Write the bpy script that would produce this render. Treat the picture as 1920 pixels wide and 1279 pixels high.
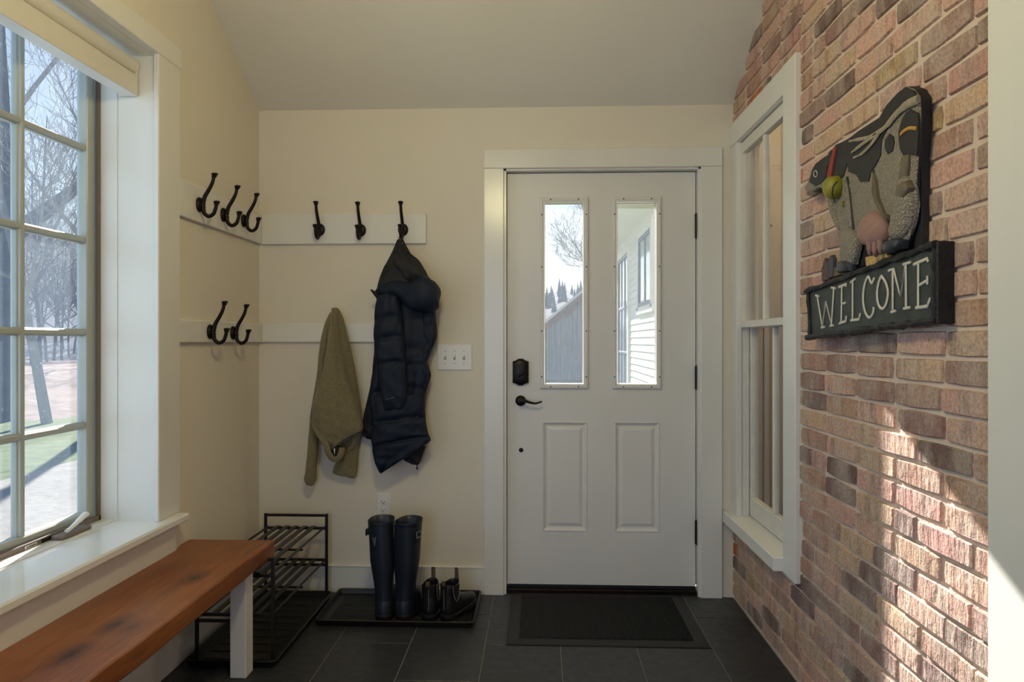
import bpy, math, random
from mathutils import Vector, Matrix
PI = math.pi
for o in list(bpy.data.objects): bpy.data.objects.remove(o)
S = bpy.context.scene
COL = S.collection

# ------------------------------------------------------------------ camera
F_PX, YAW, CAMH = 1280.0, math.radians(2.236), 1.236
cam = bpy.data.cameras.new('camera'); cam.sensor_width = 36; cam.lens = 36*F_PX/1920
cam.clip_start = .02; cam.clip_end = 1000
camo = bpy.data.objects.new('camera', cam); COL.objects.link(camo)
camo.location = (0, 0, CAMH); camo.rotation_euler = (PI/2, 0, YAW); S.camera = camo
_c, _s = math.cos(YAW), math.sin(YAW)

# ------------------------------------------------------------------ colour management, sky, sun
S.view_settings.view_transform = 'Standard'; S.view_settings.look = 'None'
S.view_settings.gamma = 1; S.view_settings.exposure = 0; S.view_settings.use_curve_mapping = False
SUNV = Vector((-1, 4.16, 2.30)).normalized()
world = bpy.data.worlds.new('sky'); S.world = world; world.use_nodes = True
wn = world.node_tree.nodes; wl = world.node_tree.links; wn.clear()
sky = wn.new('ShaderNodeTexSky'); sky.sky_type = 'NISHITA'; sky.sun_disc = False
sky.sun_elevation = math.asin(SUNV.z); sky.sun_rotation = math.atan2(SUNV.x, SUNV.y)
sky.air_density = 1.0; sky.dust_density = .35; sky.ozone_density = 1.0
bg = wn.new('ShaderNodeBackground'); bg.inputs[1].default_value = .105
wo = wn.new('ShaderNodeOutputWorld'); wl.new(sky.outputs[0], bg.inputs[0]); wl.new(bg.outputs[0], wo.inputs[0])

def light(name, typ, loc, energy, color, rot=None, **kw):
    l = bpy.data.lights.new(name, typ); l.energy = energy; l.color = color
    for k, v in kw.items(): setattr(l, k, v)
    o = bpy.data.objects.new(name, l); COL.objects.link(o); o.location = loc
    if rot: o.rotation_euler = rot
    return o
sun = light('sun', 'SUN', (0, 0, 20), 20, (1, .965, .91), angle=math.radians(.53))
sun.rotation_euler = SUNV.to_track_quat('Z', 'Y').to_euler()
# added area lights, standing in for daylight at the left window and rear door
_d = Vector((-.6, 3.3, 1.3))-Vector((-2.75, .35, 1.5))
light('fill_left_window', 'AREA', (-2.75, .35, 1.5), 8, (.48, .74, 1.0), (-_d).to_track_quat('Z', 'Y').to_euler(), shape='RECTANGLE', size=1.6, size_y=1.9)
light('fill_left_window_wide', 'AREA', (-3.0, 1.55, 1.55), 38, (.46, .71, 1.0), (0, -PI/2, 0), shape='RECTANGLE', size=2.3, size_y=2.4)
light('fill_rear_door', 'AREA', (-.70, -2.38, 1.25), 34, (.52, .65, 1.0), (PI/2, 0, 0), shape='RECTANGLE', size=1.2, size_y=2.1)

# ------------------------------------------------------------------ pixel measuring helpers (1920x1279 photograph)
def ray(px, py):
    u = (px-960)/F_PX; v = (639.5-py)/F_PX
    return (-_s+u*_c, _c+u*_s, v)
def onY(px, py, Y): d = ray(px, py); t = Y/d[1]; return Vector((d[0]*t, Y, CAMH+d[2]*t))
def onX(px, py, X): d = ray(px, py); t = X/d[0]; return Vector((X, d[1]*t, CAMH+d[2]*t))
def onZ(px, py, Z): d = ray(px, py); t = (Z-CAMH)/d[2]; return Vector((d[0]*t, d[1]*t, Z))
def proj(p):
    xc = p[0]*_c+p[1]*_s; zc = -p[0]*_s+p[1]*_c
    return (960+F_PX*xc/zc, 639.5-F_PX*(p[2]-CAMH)/zc, zc)

# ------------------------------------------------------------------ materials
def lin(c):
    r = []
    for v in c:
        v = v/255
        r.append(v/12.92 if v <= .04045 else ((v+.055)/1.055)**2.4)
    return (*r, 1)
class NT:
    def __init__(s, m): s.t = m.node_tree; s.n = s.t.nodes; s.l = s.t.links
    def new(s, t, **kw):
        n = s.n.new(t)
        for k, v in kw.items(): setattr(n, k, v)
        return n
    def link(s, a, b): s.l.new(a, b)
    def coords(s, scale=(1, 1, 1), kind='Object', rot=(0, 0, 0)):
        tc = s.new('ShaderNodeTexCoord'); mp = s.new('ShaderNodeMapping')
        mp.inputs['Scale'].default_value = scale; mp.inputs['Rotation'].default_value = rot
        s.link(tc.outputs[kind], mp.inputs[0]); return mp.outputs[0]
    def noise(s, vec, scale=5, detail=4, rough=.5, dist=0):
        n = s.new('ShaderNodeTexNoise'); n.inputs['Scale'].default_value = scale; n.inputs['Detail'].default_value = detail
        n.inputs['Roughness'].default_value = rough; n.inputs['Distortion'].default_value = dist
        if vec is not None: s.link(vec, n.inputs['Vector'])
        return n.outputs[0]
    def ramp(s, fac, stops, interp='LINEAR'):
        r = s.new('ShaderNodeValToRGB'); cr = r.color_ramp; cr.interpolation = interp
        while len(cr.elements) < len(stops): cr.elements.new(.5)
        for e, (p, c) in zip(cr.elements, stops): e.position = p; e.color = c
        s.link(fac, r.inputs[0]); return r.outputs[0]
    def mix(s, fac, a, b, blend='MIX'):
        m = s.new('ShaderNodeMix', data_type='RGBA', blend_type=blend)
        for sock, v in ((m.inputs[0], fac), (m.inputs[6], a), (m.inputs[7], b)):
            if hasattr(v, 'links'): s.link(v, sock)
            else: sock.default_value = v
        return m.outputs[2]
    def math(s, op, a, b=0.0):
        m = s.new('ShaderNodeMath', operation=op)
        for sock, v in ((m.inputs[0], a), (m.inputs[1], b)):
            if hasattr(v, 'links'): s.link(v, sock)
            else: sock.default_value = v
        return m.outputs[0]
    def bump(s, h, strength=.3, dist=.01, normal=None):
        b = s.new('ShaderNodeBump'); b.inputs['Strength'].default_value = strength; b.inputs['Distance'].default_value = dist
        s.link(h, b.inputs['Height'])
        if normal is not None: s.link(normal, b.inputs['Normal'])
        return b.outputs[0]
MATS = {}
def newmat(name):
    m = bpy.data.materials.new(name); m.use_nodes = True
    return m, NT(m), m.node_tree.nodes['Principled BSDF']
def mat(name, rgb, rough=.5, metal=0, vary=.06, vscale=6, bump=0, bscale=60, spec=.5, kind='Object', stretch=(1, 1, 1)):
    """plain painted / dyed / cast material: a colour with slight mottling and fine relief"""
    if name in MATS: return MATS[name]
    m, n, b = newmat(name); c = lin(rgb)
    v = n.coords(stretch, kind); f = n.noise(v, vscale, 5, .6)
    lo = tuple(x*(1-vary) for x in c[:3])+(1,); hi = tuple(min(1, x*(1+vary)) for x in c[:3])+(1,)
    n.link(n.ramp(f, [(.3, lo), (.7, hi)]), b.inputs['Base Color'])
    b.inputs['Roughness'].default_value = rough; b.inputs['Metallic'].default_value = metal
    b.inputs['Specular IOR Level'].default_value = spec
    if bump: n.link(n.bump(n.noise(v, bscale, 3), bump, .004), b.inputs['Normal'])
    MATS[name] = m; return m

WALLP = mat('cream_wall_paint', (226, 218, 202), .75, vary=.015, vscale=2, bump=.08, bscale=150)
CEILP = mat('ceiling_paint', (224, 220, 210), .8, vary=.015, vscale=2, bump=.06, bscale=150)
TRIM = mat('white_trim_paint', (229, 227, 220), .24, vary=.02, vscale=5, bump=.05, bscale=40, stretch=(1, 1, .2))
TRIMF = mat('semi_gloss_sill_paint', (234, 234, 230), .10, vary=.02, vscale=4)
DOORP = mat('door_paint', (226, 224, 219), .4, vary=.02, vscale=3, bump=.03, bscale=90)
OLDP = mat('old_chipped_paint', (224, 220, 210), .45, vary=.05, vscale=14, bump=.5, bscale=24)
BLACKM = mat('black_powder_coat', (22, 20, 19), .38, vary=.15, vscale=40)
BRONZE = mat('oil_rubbed_bronze', (34, 28, 24), .36, metal=.65, vary=.3, vscale=60)
RUBBER = mat('black_rubber', (17, 17, 18), .55, vary=.12, vscale=20, bump=.1, bscale=200)
TRAYM = mat('black_tray_plastic', (15, 15, 15), .42, vary=.15, vscale=12)
PLASTIC = mat('white_plastic', (232, 230, 224), .35, vary=.01)
IRON = mat('dark_hole', (8, 8, 8), .7, vary=.1)
SASH = mat('sage_white_sash', (176, 180, 174), .35, vary=.03, vscale=8)
SASHD = mat('taupe_weatherstrip', (120, 106, 98), .5, vary=.05)
BLINDM = mat('ivory_blind', (224, 218, 206), .6, vary=.02, vscale=10, bump=.1, bscale=80)
NAVY = mat('navy_nylon', (22, 31, 46), .6, vary=.12, vscale=22, bump=.35, bscale=34, spec=.25)
NAVYD = mat('charcoal_lining', (18, 18, 22), .7, vary=.1, vscale=20, bump=.3, bscale=40)
BOOTM = mat('navy_rubber_boot', (24, 31, 42), .42, vary=.12, vscale=10, bump=.06, bscale=60)
LEATHER = mat('black_leather', (22, 21, 21), .36, vary=.2, vscale=30, bump=.25, bscale=90)
STITCH = mat('pale_stitching', (150, 142, 128), .8, vary=.1, vscale=80)
TABM = mat('brown_webbing', (92, 70, 52), .9, vary=.3, vscale=120, stretch=(1, 1, 4))
GREYM = mat('grey_zinc', (150, 150, 148), .35, metal=.8)

def glass(name, dust=.0, tint=(1, 1, 1), refl=.08):
    m, n, b = newmat(name); n.n.remove(b)
    out = [x for x in n.n if x.type == 'OUTPUT_MATERIAL'][0]
    tr = n.new('ShaderNodeBsdfTransparent'); tr.inputs[0].default_value = (*tint, 1)
    gl = n.new('ShaderNodeBsdfGlossy'); gl.inputs['Roughness'].default_value = .02
    fr = n.new('ShaderNodeFresnel'); fr.inputs[0].default_value = 1.45
    mx = n.new('ShaderNodeMixShader'); ge = n.new('ShaderNodeNewGeometry')
    n.link(n.math('MULTIPLY', n.math('MULTIPLY', fr.outputs[0], refl/.035), n.math('SUBTRACT', 1.0, ge.outputs['Backfacing'])), mx.inputs[0])
    n.link(tr.outputs[0], mx.inputs[1]); n.link(gl.outputs[0], mx.inputs[2]); last = mx.outputs[0]
    if dust:
        tl = n.new('ShaderNodeBsdfTranslucent'); tl.inputs[0].default_value = (.68, .82, 1, 1)
        m2 = n.new('ShaderNodeMixShader'); v = n.coords()
        fine = n.ramp(n.noise(v, 90, 3, .7), [(.62, (dust, dust, dust, 1)), (.80, (min(1, dust*5),)*3+(1,))])
        n.link(fine, m2.inputs[0]); n.link(last, m2.inputs[1]); n.link(tl.outputs[0], m2.inputs[2]); last = m2.outputs[0]
    n.link(last, out.inputs[0]); return m
GLASS = glass('window_glass', .06, refl=.035)
GLASSD = glass('dusty_door_glass', .022, refl=.035)
GLASSI = glass('old_interior_glass', 0, refl=.06)

def floor_mat():
    m, n, b = newmat('slate_tile'); v = n.coords(kind='Object'); oi = n.new('ShaderNodeObjectInfo')
    add = n.new('ShaderNodeVectorMath', operation='ADD'); n.link(v, add.inputs[0]); n.link(oi.outputs['Location'], add.inputs[1])
    f = n.noise(add.outputs[0], 4, 8, .65, .4)
    c = n.ramp(f, [(.3, lin((40, 41, 44))), (.55, lin((52, 54, 57))), (.75, lin((70, 71, 73)))])
    n.link(n.mix(.35, c, n.ramp(oi.outputs['Random'], [(0, lin((40, 41, 44))), (1, lin((62, 62, 64)))])), b.inputs['Base Color'])
    f2 = n.noise(add.outputs[0], 30, 5)
    n.link(n.ramp(f2, [(.3, (.34,)*3+(1,)), (.7, (.5,)*3+(1,))]), b.inputs['Roughness'])
    n.link(n.bump(f2, .12, .003), b.inputs['Normal']); return m
TILE = floor_mat()
GROUT = mat('grey_grout', (150, 148, 142), .9, vary=.1, vscale=60)

def brick_mat(island):
    m, n, b = newmat('handmade_brick'+('_far' if island else ''))
    geo = n.new('ShaderNodeNewGeometry'); oi = n.new('ShaderNodeObjectInfo')
    rnd = geo.outputs['Random Per Island'] if island else oi.outputs['Random']
    base = n.ramp(rnd, [(0, lin((215, 175, 155))), (.12, lin((193, 152, 134))), (.24, lin((217, 181, 151))), (.36, lin((168, 132, 121))),
        (.46, lin((219, 172, 155))), (.56, lin((142, 117, 111))), (.64, lin((228, 181, 161))), (.74, lin((199, 159, 134))), (.82, lin((205, 157, 146))),
        (.91, lin((130, 105, 97))), (.965, lin((195, 164, 119))), (.99, lin((206, 118, 78)))], 'CONSTANT')
    pos = geo.outputs['Position']
    def sc(x, y, z):
        mp = n.new('ShaderNodeMapping'); mp.inputs['Scale'].default_value = (x, y, z); n.link(pos, mp.inputs[0]); return mp.outputs[0]
    big = n.noise(sc(1, 1, .55), 11, 3, .55)                     # patches within a brick
    c = n.mix(n.ramp(big, [(.40, (0, 0, 0, 1)), (.62, (.55,)*3+(1,))]), base, lin((206, 188, 172)))
    c = n.mix(n.ramp(n.noise(sc(1, 1, .3), 26, 4, .6), [(.52, (0, 0, 0, 1)), (.68, (.5,)*3+(1,))]), c, lin((140, 116, 108)))
    c = n.mix(n.ramp(n.noise(pos, 120, 4, .7), [(.40, (1, 1, 1, 1)), (.6, (0, 0, 0, 1))]), c, n.mix(.3, c, (0, 0, 0, 1)))
    pits = n.ramp(n.noise(pos, 190, 3, .6), [(.27, (0, 0, 0, 1)), (.36, (1, 1, 1, 1))])
    pk = n.ramp(n.noise(pos, 12, 2), [(.44, (1, 1, 1, 1)), (.54, (0, 0, 0, 1))])   # pits come in clusters
    pm = n.mix(1, pits, pk, 'ADD')
    c = n.mix(pm, lin((66, 50, 42)), c)
    lime = n.ramp(n.noise(sc(1, 1, .4), 34, 5, .7), [(.60, (0, 0, 0, 1)), (.74, (.55,)*3+(1,))])
    c = n.mix(lime, c, lin((206, 192, 176)))
    n.link(c, b.inputs['Base Color']); b.inputs['Roughness'].default_value = .88; b.inputs['Specular IOR Level'].default_value = .2
    h1 = n.noise(sc(1, 1, .2), 46, 4, .6); h2 = n.noise(pos, 170, 4, .65)
    nb = n.bump(h1, .65, .012); nb = n.bump(h2, .5, .004, nb); nb = n.bump(pm, .35, .006, nb); n.link(nb, b.inputs['Normal']); return m
BRICK = brick_mat(False); BRICKF = brick_mat(True)
MORTAR = mat('sandy_pink_mortar', (212, 192, 174), .95, vary=.1, vscale=9, bump=.8, bscale=90)

def wood_mat():
    m, n, b = newmat('oiled_plank'); v = n.coords((1, 1, 1))
    k = [tuple(onZ(216, 1172, .45)), tuple(onZ(246, 1176, .45)), tuple(onZ(134, 1227, .45)), (-1.30, 1.35, .45), (-1.14, 2.22, .45), (-1.15, .7, .45)]
    dist = None
    for i, p in enumerate(k):
        vd = n.new('ShaderNodeVectorMath', operation='SUBTRACT'); n.link(v, vd.inputs[0]); vd.inputs[1].default_value = p
        ms = n.new('ShaderNodeVectorMath', operation='MULTIPLY'); n.link(vd.outputs[0], ms.inputs[0]); ms.inputs[1].default_value = (1.5, .8, .3)
        ln = n.new('ShaderNodeVectorMath', operation='LENGTH'); n.link(ms.outputs[0], ln.inputs[0])
        d = ln.outputs['Value'] if i != 1 else n.math('ADD', ln.outputs['Value'], .012)
        dist = d if dist is None else n.math('MINIMUM', dist, d)
    kf = n.ramp(dist, [(.0, (1, 1, 1, 1)), (.028, (.45,)*3+(1,)), (.075, (0, 0, 0, 1))])
    mp = n.new('ShaderNodeMapping'); mp.inputs['Scale'].default_value = (1, .07, 1); n.link(v, mp.inputs[0])
    add = n.new('ShaderNodeVectorMath', operation='ADD'); n.link(mp.outputs[0], add.inputs[0])
    sc = n.new('ShaderNodeVectorMath', operation='SCALE'); n.link(kf, sc.inputs[0]); sc.inputs['Scale'].default_value = .03; n.link(sc.outputs[0], add.inputs[1])
    g = n.noise(add.outputs[0], 26, 6, .6, .6); g2 = n.noise(add.outputs[0], 150, 3, .6); big = n.noise(v, 2.4, 3, .5)
    c = n.ramp(g, [(.25, lin((104, 56, 26))), (.5, lin((140, 80, 38))), (.75, lin((168, 104, 56)))])
    c = n.mix(n.ramp(g2, [(.35, (.4,)*3+(1,)), (.55, (0, 0, 0, 1))]), c, lin((82, 44, 22)))
    c = n.mix(n.ramp(big, [(.4, (0, 0, 0, 1)), (.7, (.35,)*3+(1,))]), c, lin((176, 118, 72)))
    kn = n.mix(n.math('MULTIPLY', kf, n.math('MULTIPLY', n.noise(v, 60, 4, .7), 2.0)), c, lin((46, 32, 26)))
    n.link(kn, b.inputs['Base Color']); n.link(n.ramp(g, [(.3, (.34,)*3+(1,)), (.7, (.46,)*3+(1,))]), b.inputs['Roughness'])
    n.link(n.bump(g2, .15, .003), b.inputs['Normal']); return m
WOOD = wood_mat()

def fleece_mat():
    m, n, b = newmat('olive_fleece'); v = n.coords()
    f = n.noise(v, 260, 4, .7); g = n.noise(v, 40, 4, .6, 1.5)
    c = n.ramp(f, [(.3, lin((92, 84, 60))), (.7, lin((150, 140, 108)))])
    c = n.mix(n.ramp(g, [(.4, (0, 0, 0, 1)), (.65, (.4,)*3+(1,))]), c, lin((150, 138, 102)))
    n.link(c, b.inputs['Base Color']); b.inputs['Roughness'].default_value = 1; b.inputs['Specular IOR Level'].default_value = .1
    b.inputs['Sheen Weight'].default_value = .25
    n.link(n.bump(f, .7, .004), b.inputs['Normal']); return m
FLEECE = fleece_mat()

# ------------------------------------------------------------------ mesh helpers
class MB:
    def __init__(s): s.v = []; s.f = []
    def add(s, vs, fs):
        k = len(s.v); s.v += [tuple(p) for p in vs]; s.f += [tuple(i+k for i in q) for q in fs]; return s
    def box(s, x0, x1, y0, y1, z0, z1, b=0.0):
        x0, x1 = min(x0, x1), max(x0, x1); y0, y1 = min(y0, y1), max(y0, y1); z0, z1 = min(z0, z1), max(z0, z1)
        if b <= 0:
            vs = [(x, y, z) for x in (x0, x1) for y in (y0, y1) for z in (z0, z1)]
            return s.add(vs, [(0, 1, 3, 2), (4, 6, 7, 5), (0, 4, 5, 1), (2, 3, 7, 6), (0, 2, 6, 4), (1, 5, 7, 3)])
        b = min(b, .45*(x1-x0), .45*(y1-y0), .45*(z1-z0)); lo = (x0, y0, z0); hi = (x1, y1, z1); vs = []; idx = {}
        for c in [(i, j, k) for i in (0, 1) for j in (0, 1) for k in (0, 1)]:
            for ax in range(3):                                     # the vertex lying on the face of axis ax
                p = []
                for a in range(3):
                    e = lo[a] if c[a] == 0 else hi[a]
                    p.append(e if a == ax else (e+b if c[a] == 0 else e-b))
                idx[(c, ax)] = len(vs); vs.append(p)
        fs = []
        for ax in range(3):
            u, w = [a for a in range(3) if a != ax]
            for sd in (0, 1):
                q = []
                for (i, j) in ((0, 0), (1, 0), (1, 1), (0, 1)):
                    c = [0, 0, 0]; c[ax] = sd; c[u] = i; c[w] = j; q.append(idx[(tuple(c), ax)])
                fs.append(q)
            for i in (0, 1):
                for j in (0, 1):
                    c0 = [0, 0, 0]; c1 = [0, 0, 0]; c0[ax] = 0; c1[ax] = 1; c0[u] = c1[u] = i; c0[w] = c1[w] = j
                    c0, c1 = tuple(c0), tuple(c1); fs.append((idx[(c0, u)], idx[(c1, u)], idx[(c1, w)], idx[(c0, w)]))
        for c in [(i, j, k) for i in (0, 1) for j in (0, 1) for k in (0, 1)]: fs.append((idx[(c, 0)], idx[(c, 1)], idx[(c, 2)]))
        return s.add(vs, fs)
    def rings(s, rings, cap0=True, cap1=True, close=True):
        n = len(rings[0]); vs = [p for r in rings for p in r]; fs = []
        for i in range(len(rings)-1):
            for j in range(n if close else n-1):
                a = i*n+j; b = i*n+(j+1) % n; fs.append((a, b, b+n, a+n))
        if cap0: fs.append(tuple(range(n))[::-1])
        if cap1: fs.append(tuple(range((len(rings)-1)*n, len(rings)*n)))
        return s.add(vs, fs)
    def tube(s, pts, rad, seg=8, up=None, flat=1.0, caps=True):
        pts = [Vector(p) for p in pts]; n = len(pts); rad = rad if isinstance(rad, (list, tuple)) else [rad]*n
        rs = []; ref = None
        for i, p in enumerate(pts):
            t = (pts[min(i+1, n-1)]-pts[max(i-1, 0)]).normalized()
            if ref is None:
                ref = Vector(up) if up else (Vector((0, 0, 1)) if abs(t.z) < .9 else Vector((1, 0, 0)))
            a = t.cross(ref)
            if a.length < 1e-6: a = t.cross(Vector((.3, .9, .1)))
            a.normalize(); b2 = a.cross(t).normalized(); ref = b2
            rs.append([p+(a*math.cos(2*PI*j/seg)+b2*math.sin(2*PI*j/seg)*flat)*rad[i] for j in range(seg)])
        return s.rings(rs, caps, caps)
    def lathe(s, prof, seg=20, origin=(0, 0, 0), axis='Z'):
        rs = []
        for r, h in prof:
            ring = []
            for j in range(seg):
                a = 2*PI*j/seg; u, v = r*math.cos(a), r*math.sin(a)
                p = {'Z': (u, v, h), 'Y': (u, h, v), 'X': (h, u, v)}[axis]
                ring.append((p[0]+origin[0], p[1]+origin[1], p[2]+origin[2]))
            rs.append(ring)
        return s.rings(rs)
    def prism(s, poly, d):
        n = len(poly); d = Vector(d); a = [Vector(p) for p in poly]
        return s.add(a+[p+d for p in a], [tuple(range(n))[::-1], tuple(range(n, 2*n))]+[(i, (i+1) % n, (i+1) % n+n, i+n) for i in range(n)])
    def build(s, name, m, parent=None, smooth=False, at=None):
        me = bpy.data.meshes.new(name); vs = s.v
        if at is not None: vs = [(p[0]-at[0], p[1]-at[1], p[2]-at[2]) for p in vs]
        me.from_pydata([tuple(p) for p in vs], [], s.f); me.validate(); me.update()
        bm = __import__('bmesh').new(); bm.from_mesh(me); __import__('bmesh').ops.recalc_face_normals(bm, faces=bm.faces); bm.to_mesh(me); bm.free()
        me.materials.append(m)
        if smooth:
            for p in me.polygons: p.use_smooth = True
            if smooth != 'full': 
                try: me.set_sharp_from_angle(angle=math.radians(smooth if smooth is not True else 50))
                except Exception: pass
        o = bpy.data.objects.new(name, me); COL.objects.link(o)
        if at is not None: o.location = at
        if parent is not None: put(o, parent)
        return o
def put(o, parent):
    """parent keeping the world place (parents are never rotated at this time or the part is given in local space)"""
    o.parent = parent
    o.location = Vector(o.location)-world_loc(parent)
def world_loc(o):
    v = Vector((0, 0, 0))
    while o is not None: v = v+Vector(o.location); o = o.parent
    return v
def empty(name, loc=(0, 0, 0), parent=None):
    o = bpy.data.objects.new(name, None); o.empty_display_size = .05; COL.objects.link(o); o.location = loc
    if parent: put(o, parent)
    return o
def tag(o, label=None, cat=None, group=None, kind=None):
    for k, v in (('label', label), ('category', cat), ('group', group), ('kind', kind)):
        if v: o[k] = v
    return o
def struct(o, label=None): return tag(o, label, kind='structure')
def copy_tree(o, parent=None):
    c = o.copy(); COL.objects.link(c); c.parent = parent
    for ch in list(o.children): copy_tree(ch, c)
    return c
def bz(a, b, c, d, n):
    a, b, c, d = map(Vector, (a, b, c, d)); return [a*(1-t)**3+b*3*t*(1-t)**2+c*3*t*t*(1-t)+d*t**3 for t in [i/n for i in range(n+1)]]
def crom(pts, per=6):
    pts = [Vector(p) for p in pts]; out = []
    for i in range(len(pts)-1):
        p0, p1, p2, p3 = pts[max(i-1, 0)], pts[i], pts[i+1], pts[min(i+2, len(pts)-1)]
        for k in range(per):
            t = k/per
            out.append(.5*((2*p1)+(p2-p0)*t+(2*p0-5*p1+4*p2-p3)*t*t+(3*p1-p0-3*p2+p3)*t**3))
    out.append(pts[-1]); return out

# ------------------------------------------------------------------ room constants
XL, XR, YB, YR = -1.383, .937, 3.33, -2.30
EAVE, SLOPE, RIDGE = 2.376, .605, .60
WT = .16
def ceil_z(y): return EAVE+SLOPE*(YB-y) if y >= RIDGE else EAVE+SLOPE*(YB-RIDGE)-SLOPE*(RIDGE-y)
# ------------------------------------------------------------------ floor and its tiles
fl = MB().box(XL-.4, XR+.2, YR-.2, YB+.25, -.16, -.004).build('floor', GROUT); struct(fl, 'dark slate tile floor with pale grout')
TW, TL, X0 = .3065, .61, -.2185
tmesh = {}
def tile(x0, x1, y0, y1):
    key = (round(x1-x0, 3), round(y1-y0, 3)); g = .0018
    if key not in tmesh:
        w, l = x1-x0, y1-y0
        o = MB().box(-w/2+g, w/2-g, -l/2+g, l/2-g, -.012, 0, .0015).build('tile', TILE); tmesh[key] = o
    else:
        o = tmesh[key].copy(); COL.objects.link(o)
    o.location = ((x0+x1)/2, (y0+y1)/2, 0); o.parent = fl
for k in range(-4, 4):
    xa, xb = max(X0+k*TW, XL), min(X0+(k+1)*TW, XR)
    if xb-xa < .02: continue
    y = 2.772+TL-(TL/2 if k % 2 else 0)+TL
    while y > YR:
        ya, yb = max(y-TL, YR), min(y, YB+.02)
        if yb-ya > .02: tile(xa, xb, ya, yb)
        y -= TL
# ------------------------------------------------------------------ walls
def yz_strip(mb, x0, x1, y0, y1, z0, z1=None):
    cuts = [y0]+([RIDGE] if y0 < RIDGE < y1 and z1 is None else [])+[y1]
    for a, b in zip(cuts, cuts[1:]):
        za, zb = (z1, z1) if z1 is not None else (ceil_z(a)+.05, ceil_z(b)+.05)
        mb.prism([(x0, a, z0), (x0, b, z0), (x0, b, zb), (x0, a, za)], (x1-x0, 0, 0))
LW0, LW1, LWB, LWT = .93, 2.415, .56, 2.272     # left window opening
m = MB()
xo = XL-.20
yz_strip(m, xo, XL, YR, LW0, -.02); yz_strip(m, xo, XL, LW0, LW1, -.02, LWB); yz_strip(m, xo, XL, LW0, LW1, LWT); yz_strip(m, xo, XL, LW1, YB+WT, -.02)
struct(m.build('wall_left', WALLP), 'cream painted wall with the tall casement window')
DX0, DX1, DZT = -.175, .787, 2.082               # rough door opening
m = MB().box(XL, DX0, YB, YB+WT, -.02, 2.42).box(DX1, XR+.02, YB, YB+WT, -.02, 2.42).box(DX0, DX1, YB, YB+WT, DZT, 2.42)
struct(m.build('wall_back', WALLP), 'cream painted wall with the entry door')
# rear wall (behind the camera) with a garden door added to let fill light in
m = MB().box(XL, -1.30, YR-WT, YR, -.02, 2.7).box(-.10, XR, YR-WT, YR, -.02, 2.7).box(-1.30, -.10, YR-WT, YR, 2.25, 2.7)
struct(m.build('wall_rear', WALLP))
m = MB()
for x in (-1.30, -.735, -.17): m.box(x, x+.07, YR-.10, YR-.04, 0, 2.25, .004)
for z in (.0, 2.15): m.box(-1.30, -.10, YR-.10, YR-.04, z, z+.10, .004)
gd = m.build('added_rear_door', TRIM); struct(gd)
for x in (-1.23, -.665): MB().box(x, x+.495, YR-.072, YR-.068, .10, 2.15).build('pane', GLASS, gd)
# ceiling: two slopes meeting at a ridge
for nm, a, b in (('ceiling', RIDGE, YB+.45), ('ceiling_rear', YR-.2, RIDGE)):
    za = EAVE+SLOPE*(YB-RIDGE) if nm == 'ceiling' else ceil_z(a); zb = ceil_z(b)
    o = MB().prism([(XL-.4, a, za), (XL-.4, b, zb), (XL-.4, b, zb+.14), (XL-.4, a, za+.14)], (XR-XL+.6, 0, 0)).build(nm, CEILP)
    struct(o, 'off-white ceiling sloping up from the back wall' if nm == 'ceiling' else None)

# ------------------------------------------------------------------ brick wall (right)
RW0, RW1, RWB, RWT = 2.60, 3.235, .42, 2.165     # opening of the old interior window
mo = MB(); xm = XR+.005
def rb(y0, y1, z0, z1=None): yz_strip(mo, xm, XR+.09, y0, y1, z0, z1)
rb(YR, RW0, -.02); rb(RW0, RW1, -.02, RWB); rb(RW0, RW1, RWT); rb(RW1, YB+WT, -.02)
wr = mo.build('wall_right', MORTAR); struct(wr, 'old brick wall of mixed pink and brown bricks with sandy mortar')
CH, BL, BH, BLEN = .0660, .2160, .0585, .2075
rng = random.Random(7)
def brick_mesh(l, h, seed):
    r = random.Random(seed); D = .03; n = []
    per = [(-.5, -.5), (-.17, -.5), (.17, -.5), (.5, -.5), (.5, -.0), (.5, .5), (.17, .5), (-.17, .5), (-.5, .5), (-.5, 0)]
    cut = .003+r.random()*.005; out = []
    for (u, v) in per:
        y, z = u*l, v*h
        jit = .0017
        if abs(u) == .5 and abs(v) == .5:
            y -= math.copysign(cut*.45, u); z -= math.copysign(cut*.45, v)
        out.append((y+r.uniform(-jit, jit), z+r.uniform(-jit, jit)))
    f = r.uniform(-.0015, .0015)
    r0 = [(D, y, z) for y, z in out]; r1 = [(.0035+r.uniform(0, .0015), y, z) for y, z in out]
    r2 = [(-.0025+f+r.uniform(-.0008, .0008), y*(1-.007/l), z*(1-.006/h)) for y, z in out]
    b = MB(); b.rings([r0, r1, r2], False, False)
    nn = len(out); b.f.append(tuple(range(2*nn, 3*nn))); return b
bricks = []
def clip_brick(y0, y1, z0, z1):
    res = [(y0, y1, z0, z1)]; out = []
    for (a, b, c, d) in res:                       # cut round the window casing hole
        if d > RWB-.05 and c < RWT+.05 and b > RW0-.06 and a < YB:
            if a < RW0-.06: out.append((a, RW0-.06, c, d))
            continue
        out.append((a, b, c, d))
    return [(a, min(b, YB-.002), c, d) for a, b, c, d in out if min(b, YB-.002)-a > .035]
Z00 = onX(1872, 130, XR).z; Y00 = onX(1824, 960, XR).y
k0 = int(math.ceil((Z00+.1)/CH)); row = -k0
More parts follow.
